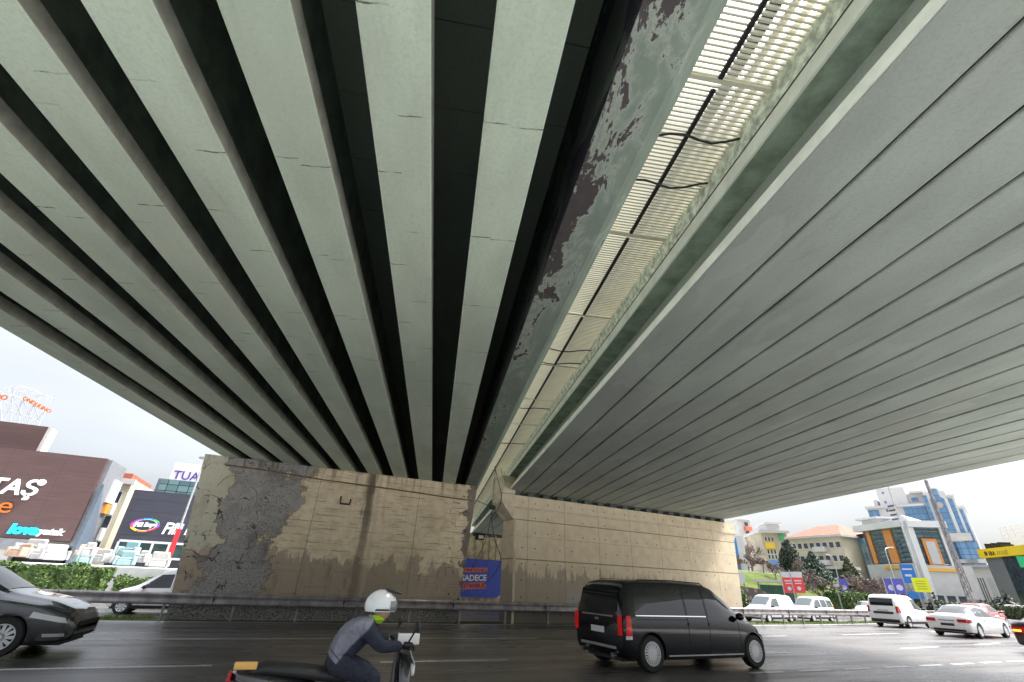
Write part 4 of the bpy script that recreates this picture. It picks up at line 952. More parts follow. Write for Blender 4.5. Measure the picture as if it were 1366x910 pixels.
MB().lathe([(.1235,-.008),(.1245,0),(.1235,.008)],(.245,0,1.20),'z',28,caps=False).build('helmet_trim',M_trim,rd,smooth=60).scale=(1.,1.,1.)
MB().prism([(.27,1.355),(.41,1.325),(.42,1.335),(.28,1.377)],-.07,.07).build('visor_peak',M_trim,rd,bevel=.006)
for sd in (-1,1):
    # glove: palm plus four fingers and thumb curled round the grip
    hv=[(.43,sd*.30,.95)]; hr_=[.030]; he_=[]
    def ah(p,r,q): hv.append(p); hr_.append(r); he_.append((q,len(hv)-1)); return len(hv)-1
    pm=ah((.475,sd*.30,.955),.034,0)
    for k in range(4):
        yy=sd*(.265+.025*k); a=ah((.505,yy,.958),.012,pm); b=ah((.53,yy,.935),.010,a); ah((.515,yy,.910),.009,b)
    a=ah((.48,sd*.255,.945),.012,pm); ah((.50,sd*.245,.925),.010,a)
    skin('hand',hv,he_,hr_,M_trim,rd,1)
    loft([(.10,.305,.045,.03,0),(.2,.31,.05,.04,0),(.32,.30,.045,.025,0)],'shoe',M_trim,rd).location=(0,sd*.145,0)

M_wrend=flat('white_render',(.58,.58,.59),.6,var=.06,vs=.4)
# ------------------------------------------------------------------ buildings
class Facade:
    """a building whose front is the vertical plane through PL and PR; local x along it, -y to the viewer"""
    def __init__(s,name,label,cat,PL,PR,zbase,group=None):
        s.PL=Vector((PL[0],PL[1],zbase)); d=Vector((PR[0]-PL[0],PR[1]-PL[1],0)); s.W=d.length; s.rz=math.atan2(d.y,d.x); s.u=d.normalized(); s.n=Vector((s.u.y,-s.u.x,0))
        s.o=thing(name,label,cat,tuple(s.PL),s.rz,group)
    def uv(s,x,y,off=0.):
        d=ray(x,y); P=s.PL+s.n*off; t=(P-CAMP).dot(s.n)/d.dot(s.n); q=CAMP+d*t-s.PL; return q.dot(s.u),q.z
    def rect(s,x0,y0,x1,y1):
        """pixel rectangle measured on the upright facade -> local u0,u1,z0,z1"""
        ym=(y0+y1)/2; xm=(x0+x1)/2
        return s.uv(x0,ym)[0],s.uv(x1,ym)[0],s.uv(xm,y1)[1],s.uv(xm,y0)[1]
    def box(s,name,mat,u0,u1,z0,z1,y0=-.05,y1=-.002,parent=None,bevel=0.):
        return MB().span(u0,u1,y0,y1,z0,z1).build(name,mat,parent or s.o,bevel=bevel)
    def win(s,u,z,w,h,fm=None,pm=None,proto=[None]):
        fm=fm or M_wrend; pm=pm or M_glass
        m=MB(); t=.08
        m.span(u,u+w,-.05,-.003,z,z+t); m.span(u,u+w,-.05,-.003,z+h-t,z+h); m.span(u,u+t,-.05,-.003,z+t,z+h-t); m.span(u+w-t,u+w,-.05,-.003,z+t,z+h-t)
        f=m.build('window',fm,s.o,fix=False)
        MB().span(u+t,u+w-t,-.03,-.004,z+t,z+h-t).build('pane',pm,f,fix=False); return f

# --- left: brown store
YB=56.; a=ony(144,612,YB); zt=a.z
bs=Facade('furniture_store','large brown clad store with white and cyan roof-high lettering','building',(a.x-42,YB),(a.x,YB),-.3)
W=bs.W; zc=bs.uv(84,722)[1]; ht=zt+.3
bs.box('wall',M_brown,0,W,zc,ht,0,5)
bs.box('side_wall',M_graymet,W+.003,W+.35,3.,ht-.05,.3,4.8)
bs.box('lower_wall',M_trim,0,W-.3,-.2,zc-.5,1.2,4.8)
bs.box('fascia',M_graymet,0,W-2.4,zc-.85,zc-.02,-.15,1.1)
for k in range(7): bs.box('column',M_offw,W-4.5-k*4.2,W-3.7-k*4.2,-.2,zc-.86,.2,1.0)
u0,u1,z0,z1=bs.rect(0,568,42,592); zr=ht
MB().span(u0-4,u1-.4,3,4.5,zr-.05,bs.uv(20,570)[1]+1.0).build('roof_box',M_brown,bs.o)
MB().span(u1-.39,u1-.1,3.05,4.4,zr-.05,bs.uv(20,570)[1]+.95).build('roof_box_side',M_offw,bs.o)
MB().prism([(.02,.4),(3.2,.4),(3.2,zc+.4),(.02,zc+(ht-zc)*.68)],W+.36,W+.62,'x').build('slate_side_panel',M_slate,bs.o)
MB().span(W+.36,W+.6,2.6,4.6,ht*.66,ht*.86).build('white_sign',M_wrend,bs.o); MB().span(W+.36,W+.62,3.0,4.2,ht*.57,ht*.65).build('orange_sign',M_orange,bs.o)
M_sw=flat('white_sign_letter',(.86,.88,.92),.4,var=0); M_cyan=flat('cyan_sign_letter',(.02,.55,.85),.4,var=0,emit=(.0,.6,1.),es=.25); M_osign=flat('orange_sign_letter',(.62,.15,.02),.4,var=0)
def fpos(F_,x,y,off=-.12): u,z=F_.uv(x,y); return (u,off,z)
def fh(F_,x,y0,y1): return F_.uv(x,y0)[1]-F_.uv(x,y1)[1]
h=fh(bs,35,639,660)
text('lettering','TAŞ',h/.72,M_sw,bs.o,(bs.uv(48.5,661)[0],-.14,bs.uv(36,661)[1]),ext=.08,off=h*.03,shear=.12,align='RIGHT',sx=1.04)
MB().lathe([(.42*h/2.,0),(.42*h/2.,.2)],(bs.uv(56.5,644)[0],-.2,bs.uv(56.5,644)[1]),'y',20).build('round_dot',M_sw,bs.o)
text('lettering','e',fh(bs,4,667,684)/.55,M_osign,bs.o,(bs.uv(15,684)[0],-.14,bs.uv(4,684)[1]),ext=.06,align='RIGHT',sx=1.2)
text('lettering','lova',fh(bs,20,699,712)/.72,M_cyan,bs.o,fpos(bs,10,711),ext=.08,off=.05,shear=.15,sx=1.15)
text('lettering','yatak',fh(bs,60,704,712)/.66,M_sw,bs.o,fpos(bs,51,712.4),ext=.08,off=.03,shear=.15,sx=1.1)

# fan shaped lattice sign on its roof
YF=70.; fr_=thing('roof_sign','fan shaped steel lattice roof sign with small orange letters','sign',(ony(18,600,YF).x,YF,zt))
M_lat=flat('grey_lattice_steel',(.55,.56,.58),.6,.2,var=.1)
def fp(x,y,dy=0.):
    p=ony(x,y,YF+dy); return LOC[fr_.name].inverted()@p
q=MB(); A=[(-14,532),(0,527),(17,528),(30,533),(45,540),(60,549)]; Bm=[(-12,552),(2,540),(17,541),(31,547),(43,553),(55,560)]
rowz=[]
for f in (0.,.33,.66,1.):
    row=[]
    for (xa,ya),xb in zip(A,(-4,4,12,20,30,39)):
        row.append((xa+(xb-xa)*f,ya+(592-ya)*f))
    rowz.append(row); q.tube([fp(x,y) for x,y in row],.05,5)
for k in range(6): q.tube([fp(*rowz[j][k]) for j in range(4)],.055,5)
for k in range(5): q.tube([fp(*rowz[0][k]),fp(*rowz[1][k+1])],.04,4); q.tube([fp(*rowz[0][k+1]),fp(*rowz[2][k])],.04,4)
q.build('lattice',M_lat,fr_,fix=False)
MB().tube([fp(x,y) for x,y in ((2,519),(25,514.5),(45,520),(60,528),(71,532))],.05,5).build('top_hoop',M_lat,fr_)
q=MB(); random.seed(4)
for k in range(46):
    t=random.random(); x=3+66*t; y=517+14*t*t+random.uniform(0,9); p=fp(x,y,random.uniform(-.6,.6)); q.tube([p,p+Vector((random.uniform(-.3,.6),0,random.uniform(-.1,.35)))],random.uniform(.03,.07),4)
q.build('broken_net',M_lat,fr_,fix=False)
p=fp(30,533); text('lettering','ONDULINO',.62,M_osign,fr_,(p.x,-.2,p.z),ext=.06,off=.01,tilt=-.38)
p=fp(-10,533); text('lettering','ONDULINO',.8,M_osign,fr_,(p.x-3.,-.2,p.z-.1),ext=.06,off=.02,tilt=.05)

# --- left: anthracite building
YD=60.; a=ony(180,653,YD)
db=Facade('paint_store','dark anthracite clad building with oval rainbow Filli Boya sign','building',(a.x,YD),(a.x+26,YD+.0),-.3)
db.box('wall',M_anthr,0,db.W,0,a.z+.3,0,22)
u0,u1,z0,z1=db.rect(154,722,250,746)
m_=MB(); m_.span(u0,u1+4,-.12,-.003,z0,z0+.2); m_.span(u0,u1+4,-.12,-.003,z1-.2,z1)
n_=7
for k in range(n_+1): uu=u0+(u1+4-u0)*k/n_; m_.span(uu-.1,uu+.1,-.115,-.003,z0+.2,z1-.2)
wf=m_.build('window',M_wrend,db.o)
for k in range(n_): MB().span(u0+(u1+4-u0)*k/n_+.1,u0+(u1+4-u0)*(k+1)/n_-.1,-.06,-.004,z0+.2,z1-.2).build('pane',flat('green_window_glass',(.03,.06,.055),.08,var=.5,vs=.6,spec=.8),wf)
# rainbow oval badge
c=db.uv(194,700.5); rw=(db.uv(214,700)[0]-db.uv(174,700)[0])/2; rh=fh(db,194,691,710)/2
def ring(r0,r1,a0,a1,y,n=14):
    o=MB(); P=[]
    for rr in (r0,r1): P.append([(c[0]+rw*rr*math.cos(a0+(a1-a0)*i/n),y,c[1]+rh*rr*math.sin(a0+(a1-a0)*i/n)+.06*rw*rr*math.cos(a0+(a1-a0)*i/n)) for i in range(n+1)])
    return o.grid(P)
for i,(nm,cl) in enumerate((('green',(.05,.5,.12)),('blue',(.02,.30,.75)),('violet',(.3,.08,.5)),('magenta',(.7,.05,.3)),('yellow',(.9,.65,.03)),('orange',(.9,.25,.03)),('red',(.75,.03,.08)),('violet',(.3,.08,.5)))):
    a0=.35+i*(2*PI/8)*1.0; ring(.80,1.,a0 if i<4 else a0,a0+.72,-.10).build('colour_segment',flat(nm+'_badge',cl,.4,var=0),db.o)
ring(.76,.80,0,2*PI,-.10,40).build('white_ring',M_sw,db.o)
text('lettering','Filli Boya',rh*.82,M_sw,db.o,(c[0],-.1,c[1]-rh*.22),ext=.03,off=.03,shear=.2,align='CENTER',sx=.92,tilt=.05)
h=fh(db,230,697,712); text('lettering','Filli Boya',h/.70,M_sw,db.o,fpos(db,215,712),ext=.06,off=.04,shear=.25,sx=.80,tilt=.03)

# --- left: blue glazed block behind, with a roof board
YT=85.; a=ony(212,638,YT)
tb=Facade('office_block','blue glazed office block with white TUA Amerika roof board','building',(a.x,YT),(a.x+24,YT),-.3)
zt2=a.z+.3; tb.box('wall',flat('slate_blue_panel',(.13,.16,.25),.5,var=.08),0,tb.W,0,zt2,0,16)
zg=tb.uv(235,652)[1]; tb.box('glazing',M_tealglass,.4,tb.W-.4,zg-4,zg+1.2,-.12,-.003)
u0=tb.uv(224,640)[0]; zs0=tb.uv(240,641)[1]; zs1=tb.uv(240,627.5)[1]
tb.box('roof_board',flat('white_board',(.74,.74,.74),.6,var=.02),u0,u0+14,zt2+.05,zs1+1.2,.5,.7)
text('lettering','TUA',1.75,flat('purple_ink',(.10,.05,.32),.5,var=0),tb.o,(u0+.3,.46,zs1-1.2),ext=.02,off=.02)
text('lettering','Amerikan',1.5,flat('crimson_ink',(.65,.03,.10),.5,var=0),tb.o,(u0+4.4,.46,zs1-1.2),ext=.02,off=.0)
# --- left: narrow apartment house
YA=74.; a=ony(152,640,YA); b2=ony(178,640,YA)
ap=Facade('apartment_house','narrow cream apartment house with white balconies between two stores','building',(a.x,YA),(b2.x,YA),-.3)
ap.box('wall',M_cream,0,ap.W,0,a.z+.6,0,12); ap.box('roof',M_redroof,-.2,ap.W*.8,a.z+.61,a.z+1.3,.5,10); ap.box('cornice',M_offw,-.4,ap.W+.4,a.z-.1,a.z+.5,-.6,-.01)
for k in range(5):
    z=a.z-2.6-k*2.9
    if z>1: ap.box('balcony',M_offw,.3,ap.W*.72,z-1.2,z+.1,-1.2,-.01); ap.win(ap.W*.2,z+.15,1.1,1.5)
# ------------------------------------------------------------------ forecourt, furniture, hedge, left street lamp
structure(MB().span(-60,-6,39.5,58,-.5,1.30).build('forecourt',M_pave))
M_wrap=flat('white_furniture_fabric',(.42,.41,.40),.8,var=.08,vs=4,bump=.2,bs=12); M_teal=flat('pale_teal_fabric',(.25,.37,.39),.8,var=.08); M_peach=flat('peach_fabric',(.40,.28,.21),.8,var=.08)
def armchair(label,pos,rz,w,h,mat,grp):
    t=thing('garden_sofa',label,'sofa',pos,rz,grp)
    MB().box((0,0,.28),(w,.85,.38)).build('seat',mat,t,bevel=.07)
    MB().box((0,.36,h*.62),(w,.24,h*.72)).build('backrest',mat,t,bevel=.09)
    for sd in (-1,1): MB().box((sd*(w/2+.09),0,.40),(.17,.9,.55)).build('armrest',mat,t,bevel=.06)
    MB().box((0,-.08,.53),(w*.9,.6,.13)).build('cushion',mat,t,bevel=.05)
G_='pale garden sofas on the store forecourt'
WS=.66
items=[(27,734,1.1,M_peach,'peach garden armchair at the far left of the store forecourt'),(42,729,1.9,M_wrap,'tallest white wrapped sofa above the middle of the hedge'),(57,737,1.2,M_wrap,'low white sofa just right of the tallest one'),(74,738,1.7,M_wrap,'wide white sofa in front of the slate panel'),(110,738,.9,M_peach,'small peach armchair below the apartment house'),(118,733,.8,M_wrap,'small white armchair below the apartment house'),(112,743,.9,M_teal,'pale teal armchair low beside the hedge end'),(132,742,1.6,M_wrap,'long white sofa at the right end of the hedge'),(160,744,1.0,M_wrap,'white armchair left of the stacked teal sofas'),(172,733,1.3,M_teal,'upper pale teal sofa stacked under the dark store windows'),(167,748,1.3,M_teal,'lower pale teal sofa stacked under the dark store windows'),(189,742,.9,M_wrap,'white upright armchair right of the teal sofas'),(212,748,1.6,M_wrap,'long white sofa in front of the dark store, beside the pier')]
for x,y,w,mt,lb_ in items:
    p=ony(x,y,43.5+random.uniform(-1.5,1.5)); z=max(1.30,p.z-.5)
    armchair(lb_,(p.x,p.y,z),random.uniform(-.5,.5),w*WS,random.uniform(.85,1.1),mt,G_)
def leaves(n,fn,s,seed=1):
    rnd=random.Random(seed); o=MB()
    for i in range(n):
        p,nr=fn(rnd); a=Vector((rnd.gauss(0,1),rnd.gauss(0,1),rnd.gauss(0,1))); a=(a-nr*a.dot(nr)*.5).normalized(); b=a.cross(nr+Vector((rnd.gauss(0,.5),rnd.gauss(0,.5),rnd.gauss(0,.5)))); 
        if b.length<1e-4: continue
        b.normalize(); l=s*rnd.uniform(.6,1.4)
        o.add([p-a*l,p+b*l*.5,p+a*l,p-b*l*.5],[(0,1,2,3)])
    return o
def hedge(name,label,x0,x1,y0,y1,z0,z1,mat,n,s,seed,rz=0.):
    t=thing(name,label,'hedge',((x0+x1)/2,(y0+y1)/2,z0),rz); w,d,h=(x1-x0)/2,(y1-y0)/2,z1-z0
    MB().span(-w+.12,w-.12,-d+.12,d-.12,0,h-.12).build('inner_growth',mat,t)
    def fn(r):
        f=r.random()
        if f<.55: p=Vector((r.uniform(-w,w),-d,r.uniform(0,h))); nr=Vector((0,-1,0))
        elif f<.85: p=Vector((r.uniform(-w,w),r.uniform(-d,d),h)); nr=Vector((0,0,1))
        else: sd=r.choice((-1,1)); p=Vector((sd*w,r.uniform(-d,d),r.uniform(0,h))); nr=Vector((sd,0,0))
        k=.10*math.sin(p.x*1.7)+.08*math.sin(p.x*4.1+p.z*3); return p+nr*(k+r.uniform(-.12,.08)),nr
    leaves(n,fn,s,seed).build('foliage',mat,t,fix=False)
a=ony(146,766,37.5); b2=ony(0,752,37.5)
hedge('hedge','clipped green hedge between the far carriageway and the brown store',-30,a.x,36.6,38.4,-.3,b2.z-.02,M_hedge,15000,.11,3)
a=ony(190,772,38.5); hedge('hedge','low clipped hedge below the stacked teal sofas',a.x-1.2,a.x+3,38.,39.2,-.3,.75,M_hedge,2500,.10,4)
def lamp(label,base,h,head='round',arm=None,r=.10,name='street_lamp'):
    t=thing(name,label,'street lamp',base)
    MB().tube([(0,0,0),(0,0,h*.5),(0,0,h)],[r,r*.8,r*.55],10).build('pole',M_galvl,t,smooth=60)
    if head=='round': MB().lathe([(.08,0),(.42,.05),(.45,.16),(.25,.24),(.05,.26)],(0,0,h),'z',18).build('lamp_head',M_galv,t,smooth=50)
    if arm: 
        MB().tube([(0,0,h-.3),(arm*.2,0,h+.15),(arm,0,h+.3)],.05,8).build('arm',M_galvl,t,smooth=60)
        MB().box((arm*1.25,0,h+.32),(abs(arm)*.6,.3,.12)).build('lamp_head',M_galvl,t,bevel=.03)
    return t
p=ony(275,612,46.); q=ony(223,752,46.)
ll=lamp('tall grey street lamp with a red banner beside the weathered pier',(q.x,46,-.3),p.z+.2)
z0=ony(226,741,46).z+.3; z1=ony(240,706,46).z+.3
M_ban=flat('red_banner_cloth',(.62,.03,.04),.7,var=.05)
MB().span(-.17,.17,-.16,-.12,z0,z1).build('banner',M_ban,ll)

# ------------------------------------------------------------------ right hand hillside: buildings
def fac(name,label,l,r_,DL,DR,cat='building',drop=0.,zb=None):
    PL=at(l[0],l[1],DL); PR=at(r_[0],r_[1],DR); z=min(terr(PL.x,PL.y),terr(PR.x,PR.y))-.3-drop if zb is None else zb
    f=Facade(name,label,cat,(PL.x,PL.y),(PR.x,PR.y),z); f.ht=(PL.z+PR.z)/2-z; return f
# white and orange tower behind the newer pier
f=fac('apartment_tower','slim white tower with orange red balconies beside the newer pier','983 693 '.split() and (983,693),(1000,694),200,204)
f.box('wall',M_offw,0,f.W,0,f.ht,0,12); f.box('roof_slab',M_wrend,-.5,f.W+.5,f.ht,f.ht+.7,-.8,12.5)
for k in range(8):
    z=f.ht-2.6-k*3.1
    if z>1: f.box('balcony',flat('orange_red_render',(.62,.17,.10),.7,var=.05),f.W*.42,f.W*.92,z-1.1,z+.2,-1.0,-.01); f.win(f.W*.5,z+.4,f.W*.3,1.5)
f=fac('apartment_house','low white house with blue stripes below the slim white tower',(966,716),(990,713),150,152)
f.box('wall',M_wrend,0,f.W,0,f.ht,0,10); f.box('blue_panel',flat('bright_blue_render',(.04,.22,.60),.6,var=.05),f.W*.45,f.W*.62,.4,f.ht-.6); f.box('roof',M_redroof,-.4,f.W*.6,f.ht*.32,f.ht*.40,-2,-.01)
for k in range(3): f.win(f.W*.08,f.ht*.45+k*2.6,f.W*.28,1.4)
# colourful block
f=fac('apartment_block','cream apartment block with yellow, blue and green facade panels','x' and (1014,709),(1068,703),168,172)
W,h=f.W,f.ht
f.box('wall',M_cream,0,W*.62,0,h-1.2,0,14); f.box('blue_wing',flat('navy_render',(.05,.08,.20),.7,var=.05),W*.62,W*1.02,0,h-2.6,.8,14)
f.box('roof_slab',M_offw,-.8,W*.66,h-1.2,h-.5,-1.0,14.5); f.box('roof_slab',M_offw,W*.6,W*1.05,h-2.6,h-2.0,-.4,14.5); f.box('penthouse',M_offw,W*.22,W*.55,h-.5,h+1.6,2,10); f.box('roof_slab',M_wrend,W*.18,W*.6,h+1.6,h+2.1,1,11)
cols=dict(yellow=(.75,.50,.05),blue=(.16,.30,.62),green=(.05,.42,.20),coral=(.72,.16,.12))
for nm,u,w,zf,hh in (('yellow',.06,.22,.60,.13),('blue',.06,.22,.22,.16),('green',.42,.10,.78,.13),('green',.42,.10,.50,.1),('green',.42,.10,.20,.13),('green',.42,.10,.02,.1),('coral',.64,.24,.62,.11),('yellow',.42,.10,.36,.08)):
    f.box('colour_panel',flat(nm+'_panel',cols[nm],.6,var=.05),W*u,W*(u+w),h*zf,h*(zf+hh),-.30,-.01)
for zf in (.50,.75,.40,.12):
    for u in (.07,.15,.23): f.win(W*u,h*zf,W*.055,h*.085)
for zf in (.69,.44,.13): f.win(W*.43,h*zf-.3,W*.08,h*.07)
for zf in (.52,.35): 
    for u in (.66,.76,.86): f.win(W*u,h*zf,W*.06,h*.07)
# cream building with red hipped roof
f=fac('apartment_block','long cream building with a red hipped roof and small windows',(1052,722),(1120,713),146,139)
W,h=f.W,f.ht; f.box('wall',M_cream,0,W,0,h,0,14); f.box('cornice',M_offw,-.6,W+.6,h,h+.5,-.7,14.6)
MB().add([(-.5,-.6,h+.5),(W+.5,-.6,h+.5),(W+.5,14.5,h+.5),(-.5,14.5,h+.5),(W*.3,7,h+3.4),(W*.72,7,h+3.4)],[(0,1,5,4),(1,2,5),(2,3,4,5),(3,0,4),(3,2,1,0)]).build('roof',M_redroof,f.o)
for r0 in range(4):
    for k in range(8):
        u=W*(.04+.12*k); z=h-2.4-r0*2.9
        if z<.5: continue
        if k in (4,) : f.box('balcony',M_offw,u-.4,u+2.6,z-.8,z+.3,-1.1,-.01); 
        f.win(u,z,1.2,1.35)
f.box('podium',flat('dark_shopfront',(.07,.07,.07),.5,var=.3,vs=.8),W*.45,W*1.15,-.5,2.6,-5,-.3); f.box('awning',M_offw,W*.43,W*1.2,2.61,3.2,-6,-.2)
# glass building with mauve roof
f=fac('office_building','glass fronted office building with a mauve metal roof',(1124,716),(1157,712),150,142)
W,h=f.W,f.ht; f.box('wall',flat('dark_frame_cladding',(.05,.05,.06),.5,var=.1),0,W,0,h,0,16)
f.box('glazing',M_skyglass,W*.22,W*.97,.5,h-.9,-.15,-.003); 
for k in range(4): f.box('fin',M_cream,W*(.35+.17*k),W*(.37+.17*k),.5,h*.75,-.35,-.16)
f.box('side_column',M_offw,-W*.02,W*.1,0,h-.5,-.3,-.01)
for k in range(5): f.box('red_panel',flat('brick_red_panel',(.40,.10,.07),.6,var=.05),W*.11,W*.20,h*(.1+.17*k),h*(.22+.17*k),-.2,-.01)
MB().add([(-.6,-.6,h),(W+.4,-.6,h),(W+.4,16,h),(-.6,16,h),(2,7,h+2.2),(W*.7,7,h+2.2)],[(0,1,5,4),(1,2,5),(2,3,4,5),(3,0,4),(3,2,1,0)]).build('roof',M_mauve,f.o)
# orange and teal corner building
fA=fac('corner_office','office building with orange vertical bands and teal glass under a white cornice',(1150,704),(1206,701),132,124)
W,h=fA.W,fA.ht; zb=fA.uv(1188,753)[1]
fA.box('wall',M_tealglass,0,W,zb,h-.6,0,4)
for u0,u1,nm in ((.08,.17,'orange_band'),(.50,.68,'orange_band')): fA.box(nm,M_orange,W*u0,W*u1,zb+.2,h-.7,-.35,-.003)
fA.box('dark_strip',flat('dark_frame_cladding',(.05,.05,.06)),0,W*.07,zb+.2,h-.7,-.2,-.003)
M_lv=flat('navy_louvre',(.05,.065,.09),.4,var=.1)
for ua,ub,nk_,st in ((.18,.49,9,.75),(.80,.97,13,.85),(.69,.795,6,.75)):
    for k in range(nk_): MB().span(W*ua,W*ub,-.22,-.003,zb+.3+k*st,zb+.62+k*st).build('louvre_band',M_lv,fA.o)
fA.box('corner_column',M_wrend,W-.1,W+1.1,0,h-.3,-.5,.7)
PR=fA.PL+fA.u*W; fB_PR=at(1249,702,127)
# second face as a prism part in the first facade's coordinates
Mi=LOC[fA.o.name].inverted(); qB=Mi@Vector((fB_PR.x,fB_PR.y,fA.PL.z)); dB=Vector((qB.x-W,qB.y,0)); lBl=dB.length; dB.normalize(); nB=Vector((dB.y,-dB.x,0)); aB=math.atan2(dB.y,dB.x)
def bpart(name,mat,u0,u1,z0,z1,y0,y1):
    o=MB().box(((u0+u1)/2,(y0+y1)/2,(z0+z1)/2),(u1-u0,y1-y0,z1-z0)).build(name,mat,fA.o); o.location=(W,0,0); o.rotation_euler=(0,0,aB); return o
bpart('side_wall',M_tealglass,1.2,lBl,zb,h-.7,0.01,5)
lv=[bpart('louvre_band',MATS['navy_louvre'],1.3,lBl-.3,zb+.3+k*.8,zb+.62+k*.8,-.2,-.003) for k in range(9)]
bpart('orange_frame',M_orange,lBl*.34,lBl*.78,zb-.2,h*.82,-.5,-.21); bpart('framed_panel',flat('pale_grey_panel',(.45,.47,.47),.5,var=.04),lBl*.42,lBl*.70,zb,h*.82-.5,-.56,-.505)
bpart('corner_column',M_wrend,lBl,lBl+.7,0,h-.4,-.3,.5)
bpart('cornice',M_wrend,-.2,lBl+1.0,h-.69,h+.5,-1.4,5.5)
fA.box('cornice',M_wrend,-1.2,W+.6,h-.59,h+.6,-1.4,5)
bpart('podium',M_offw,0,lBl+3,-2,zb-.25,-.6,5); fA.box('podium',M_offw,-.3,W+.3,-2,zb-.01,-1.2,5); fA.box('orange_fascia',flat('amber_fascia',(.70,.38,.04),.5,var=.05),W*.4,W*.98,zb-.9,zb-.3,-1.4,-1.203); bpart('orange_fascia',MATS['amber_fascia'],.3,lBl*1.1,zb-1.3,zb-.8,-.8,-.603)
for k in range(4): fA.box('shop_window',M_glass,W*(.06+.24*k),W*(.22+.24*k),.9,min(zb-1.5,2.6),-1.26,-1.203)
for k in range(3): bpart('shop_window',M_glass,.8+k*lBl*.33,.8+k*lBl*.33+lBl*.24,.9,min(zb-1.6,2.6),-.66,-.603)
MB().add([(W*.3,1,h+.6),(W*1.05,1,h+.6),(W*1.0,5,h+.6),(W*.3,5,h+.6),(W*.72,3,h+2.2)],[(0,1,4),(1,2,4),(2,3,4),(3,0,4)]).build('roof',M_graymet,fA.o)
fA.box('penthouse',M_offw,-.8,W*.35,h+.6,h+1.8,1,5); fA.box('penthouse_roof',M_wrend,-1.5,W*.4,h+1.81,h+2.2,.2,6)
# blue and white stepped tower complex
f=fac('office_tower','tall white and blue glass tower complex with a round-headed glazed bay','t' and (1168,657),(1240,655),179,178)
W=f.W; z=lambda x,y:f.uv(x,y)[1]; u=lambda x,y:f.uv(x,y)[0]
def px(name,mat,x0,y0,x1,y1,ya,yb_,ground=False):
    a,b,c_,d=f.rect(x0,y0,x1,y1); return f.box(name,mat,a,b,0 if ground else c_,d,ya,yb_)
zt=z(1190,650)
f.box('white_block',M_wrend,u(1168,655),u(1206,655),0,zt,1.0,16)
f.box('white_block',M_offw,u(1206,655),u(1234,655),0,z(1224,657),1.5,16); f.box('roof_slab',M_wrend,u(1211,655),u(1236,655),z(1224,657),z(1224,654.5),.5,16.5)
f.box('lower_block',M_wrend,u(1157,679),u(1240,675),0,z(1200,677),-.5,15); f.box('roof_slab',M_wrend,u(1155,679),u(1242,675),z(1200,677),z(1200,674),-1.2,15.5)
f.box('stair_block',M_offw,u(1164,668),u(1169,668),z(1166,677),z(1166,666.5),1.2,8)
for x,y in ((1177,657),(1180.5,669.5)):
    a,b=u(x-2,y),u(x+2,y); fr2=f.win(a,z(x,y+2),b-a,z(x,y-2)-z(x,y+2),M_wrend,M_blueglass); fr2.location=(0,1.0,0)
fr2=f.win(u(1182,681.5),z(1184,684),u(1186,681.5)-u(1182,681.5),z(1184,679)-z(1184,684),M_wrend,M_blueglass); fr2.location=(0,-.5,0)
px('blue_glazing',M_blueglass,1159.5,681,1174,691,-.7,-.503); px('blue_glazing',M_blueglass,1208,674.5,1238,697,-.9,-.503); px('blue_glazing',M_blueglass,1215,663,1224,668,1.3,1.497)
# main bay
a0,a1=u(1233,665),u(1247,665); top=z(1246,652)
f.box('bay_wall',M_wrend,u(1232,660),u(1262,660),0,z(1247,657),-1.5,14)
ar=[]; cx=(u(1243,656)+u(1251,656))/2; rr=(u(1251,656)-u(1243,656))/2
pts=[(cx-rr*1.9,z(1247,657)),(cx-rr*1.6,z(1247,654.5))]+[(cx+rr*1.35*math.cos(PI-PI*i/10),z(1247,654.5)+rr*.9*math.sin(PI*i/10)) for i in range(11)]+[(cx+rr*1.6,z(1247,654.5)),(cx+rr*1.9,z(1247,657))]
MB().prism(pts,-1.5,3).build('bay_gable',M_wrend,f.o)
zl=z(1262,712)
gl=[(u(1240,664),zl),(u(1259,664),zl),(u(1259,664),z(1252,667)),(cx+rr,z(1252,664)),(cx+rr,z(1247,656))]+[(cx+rr*math.cos(PI*i/8),z(1247,656)+rr*.75*math.sin(PI*i/8)) for i in range(1,8)]+[(cx-rr,z(1247,656)),(cx-rr,z(1245,664)),(u(1240,664),z(1245,667))]
MB().prism(gl,-1.75,-1.503).build('bay_glazing',M_blueglass,f.o)
f.box('bay_glazing',M_blueglass,u(1233,668),u(1238.5,668),zl,z(1236,662),-1.7,-1.503)
dc=f.uv(1254,675); MB().lathe([((u(1259,675)-u(1249,675))/2,-.2),((u(1259,675)-u(1249,675))/2,0)],(dc[0],-1.8,dc[1]),'y',24).build('round_emblem',flat('taupe_disc',(.40,.36,.34),.5,var=.03),f.o)
f.box('step_wall',M_wrend,u(1259,664)+.8,u(1273,664),0,z(1266,663.5),-1.2,13); f.box('roof_slab',M_wrend,u(1258,664)+.6,u(1275,664),z(1266,663.5),z(1266,661),-1.8,13.5)
f.box('step_glazing',M_blueglass,u(1262,667),u(1271,667),zl,z(1266,666),-1.4,-1.203)
f.box('end_wall',M_wrend,u(1273,680)+.02,u(1287,680),0,z(1280,678),-.8,12); f.box('roof_slab',M_wrend,u(1274,680),u(1289,680),z(1280,678),z(1280,675.5),-1.4,12.5)
f.box('end_glazing',M_blueglass,u(1278,682),u(1287,682)-.3,z(1300,754),z(1281,680),-1.0,-.803)
f.box('band',M_offw,u(1232,660),u(1275,664),zl-2.,zl-.1,-2.2,-1.503)
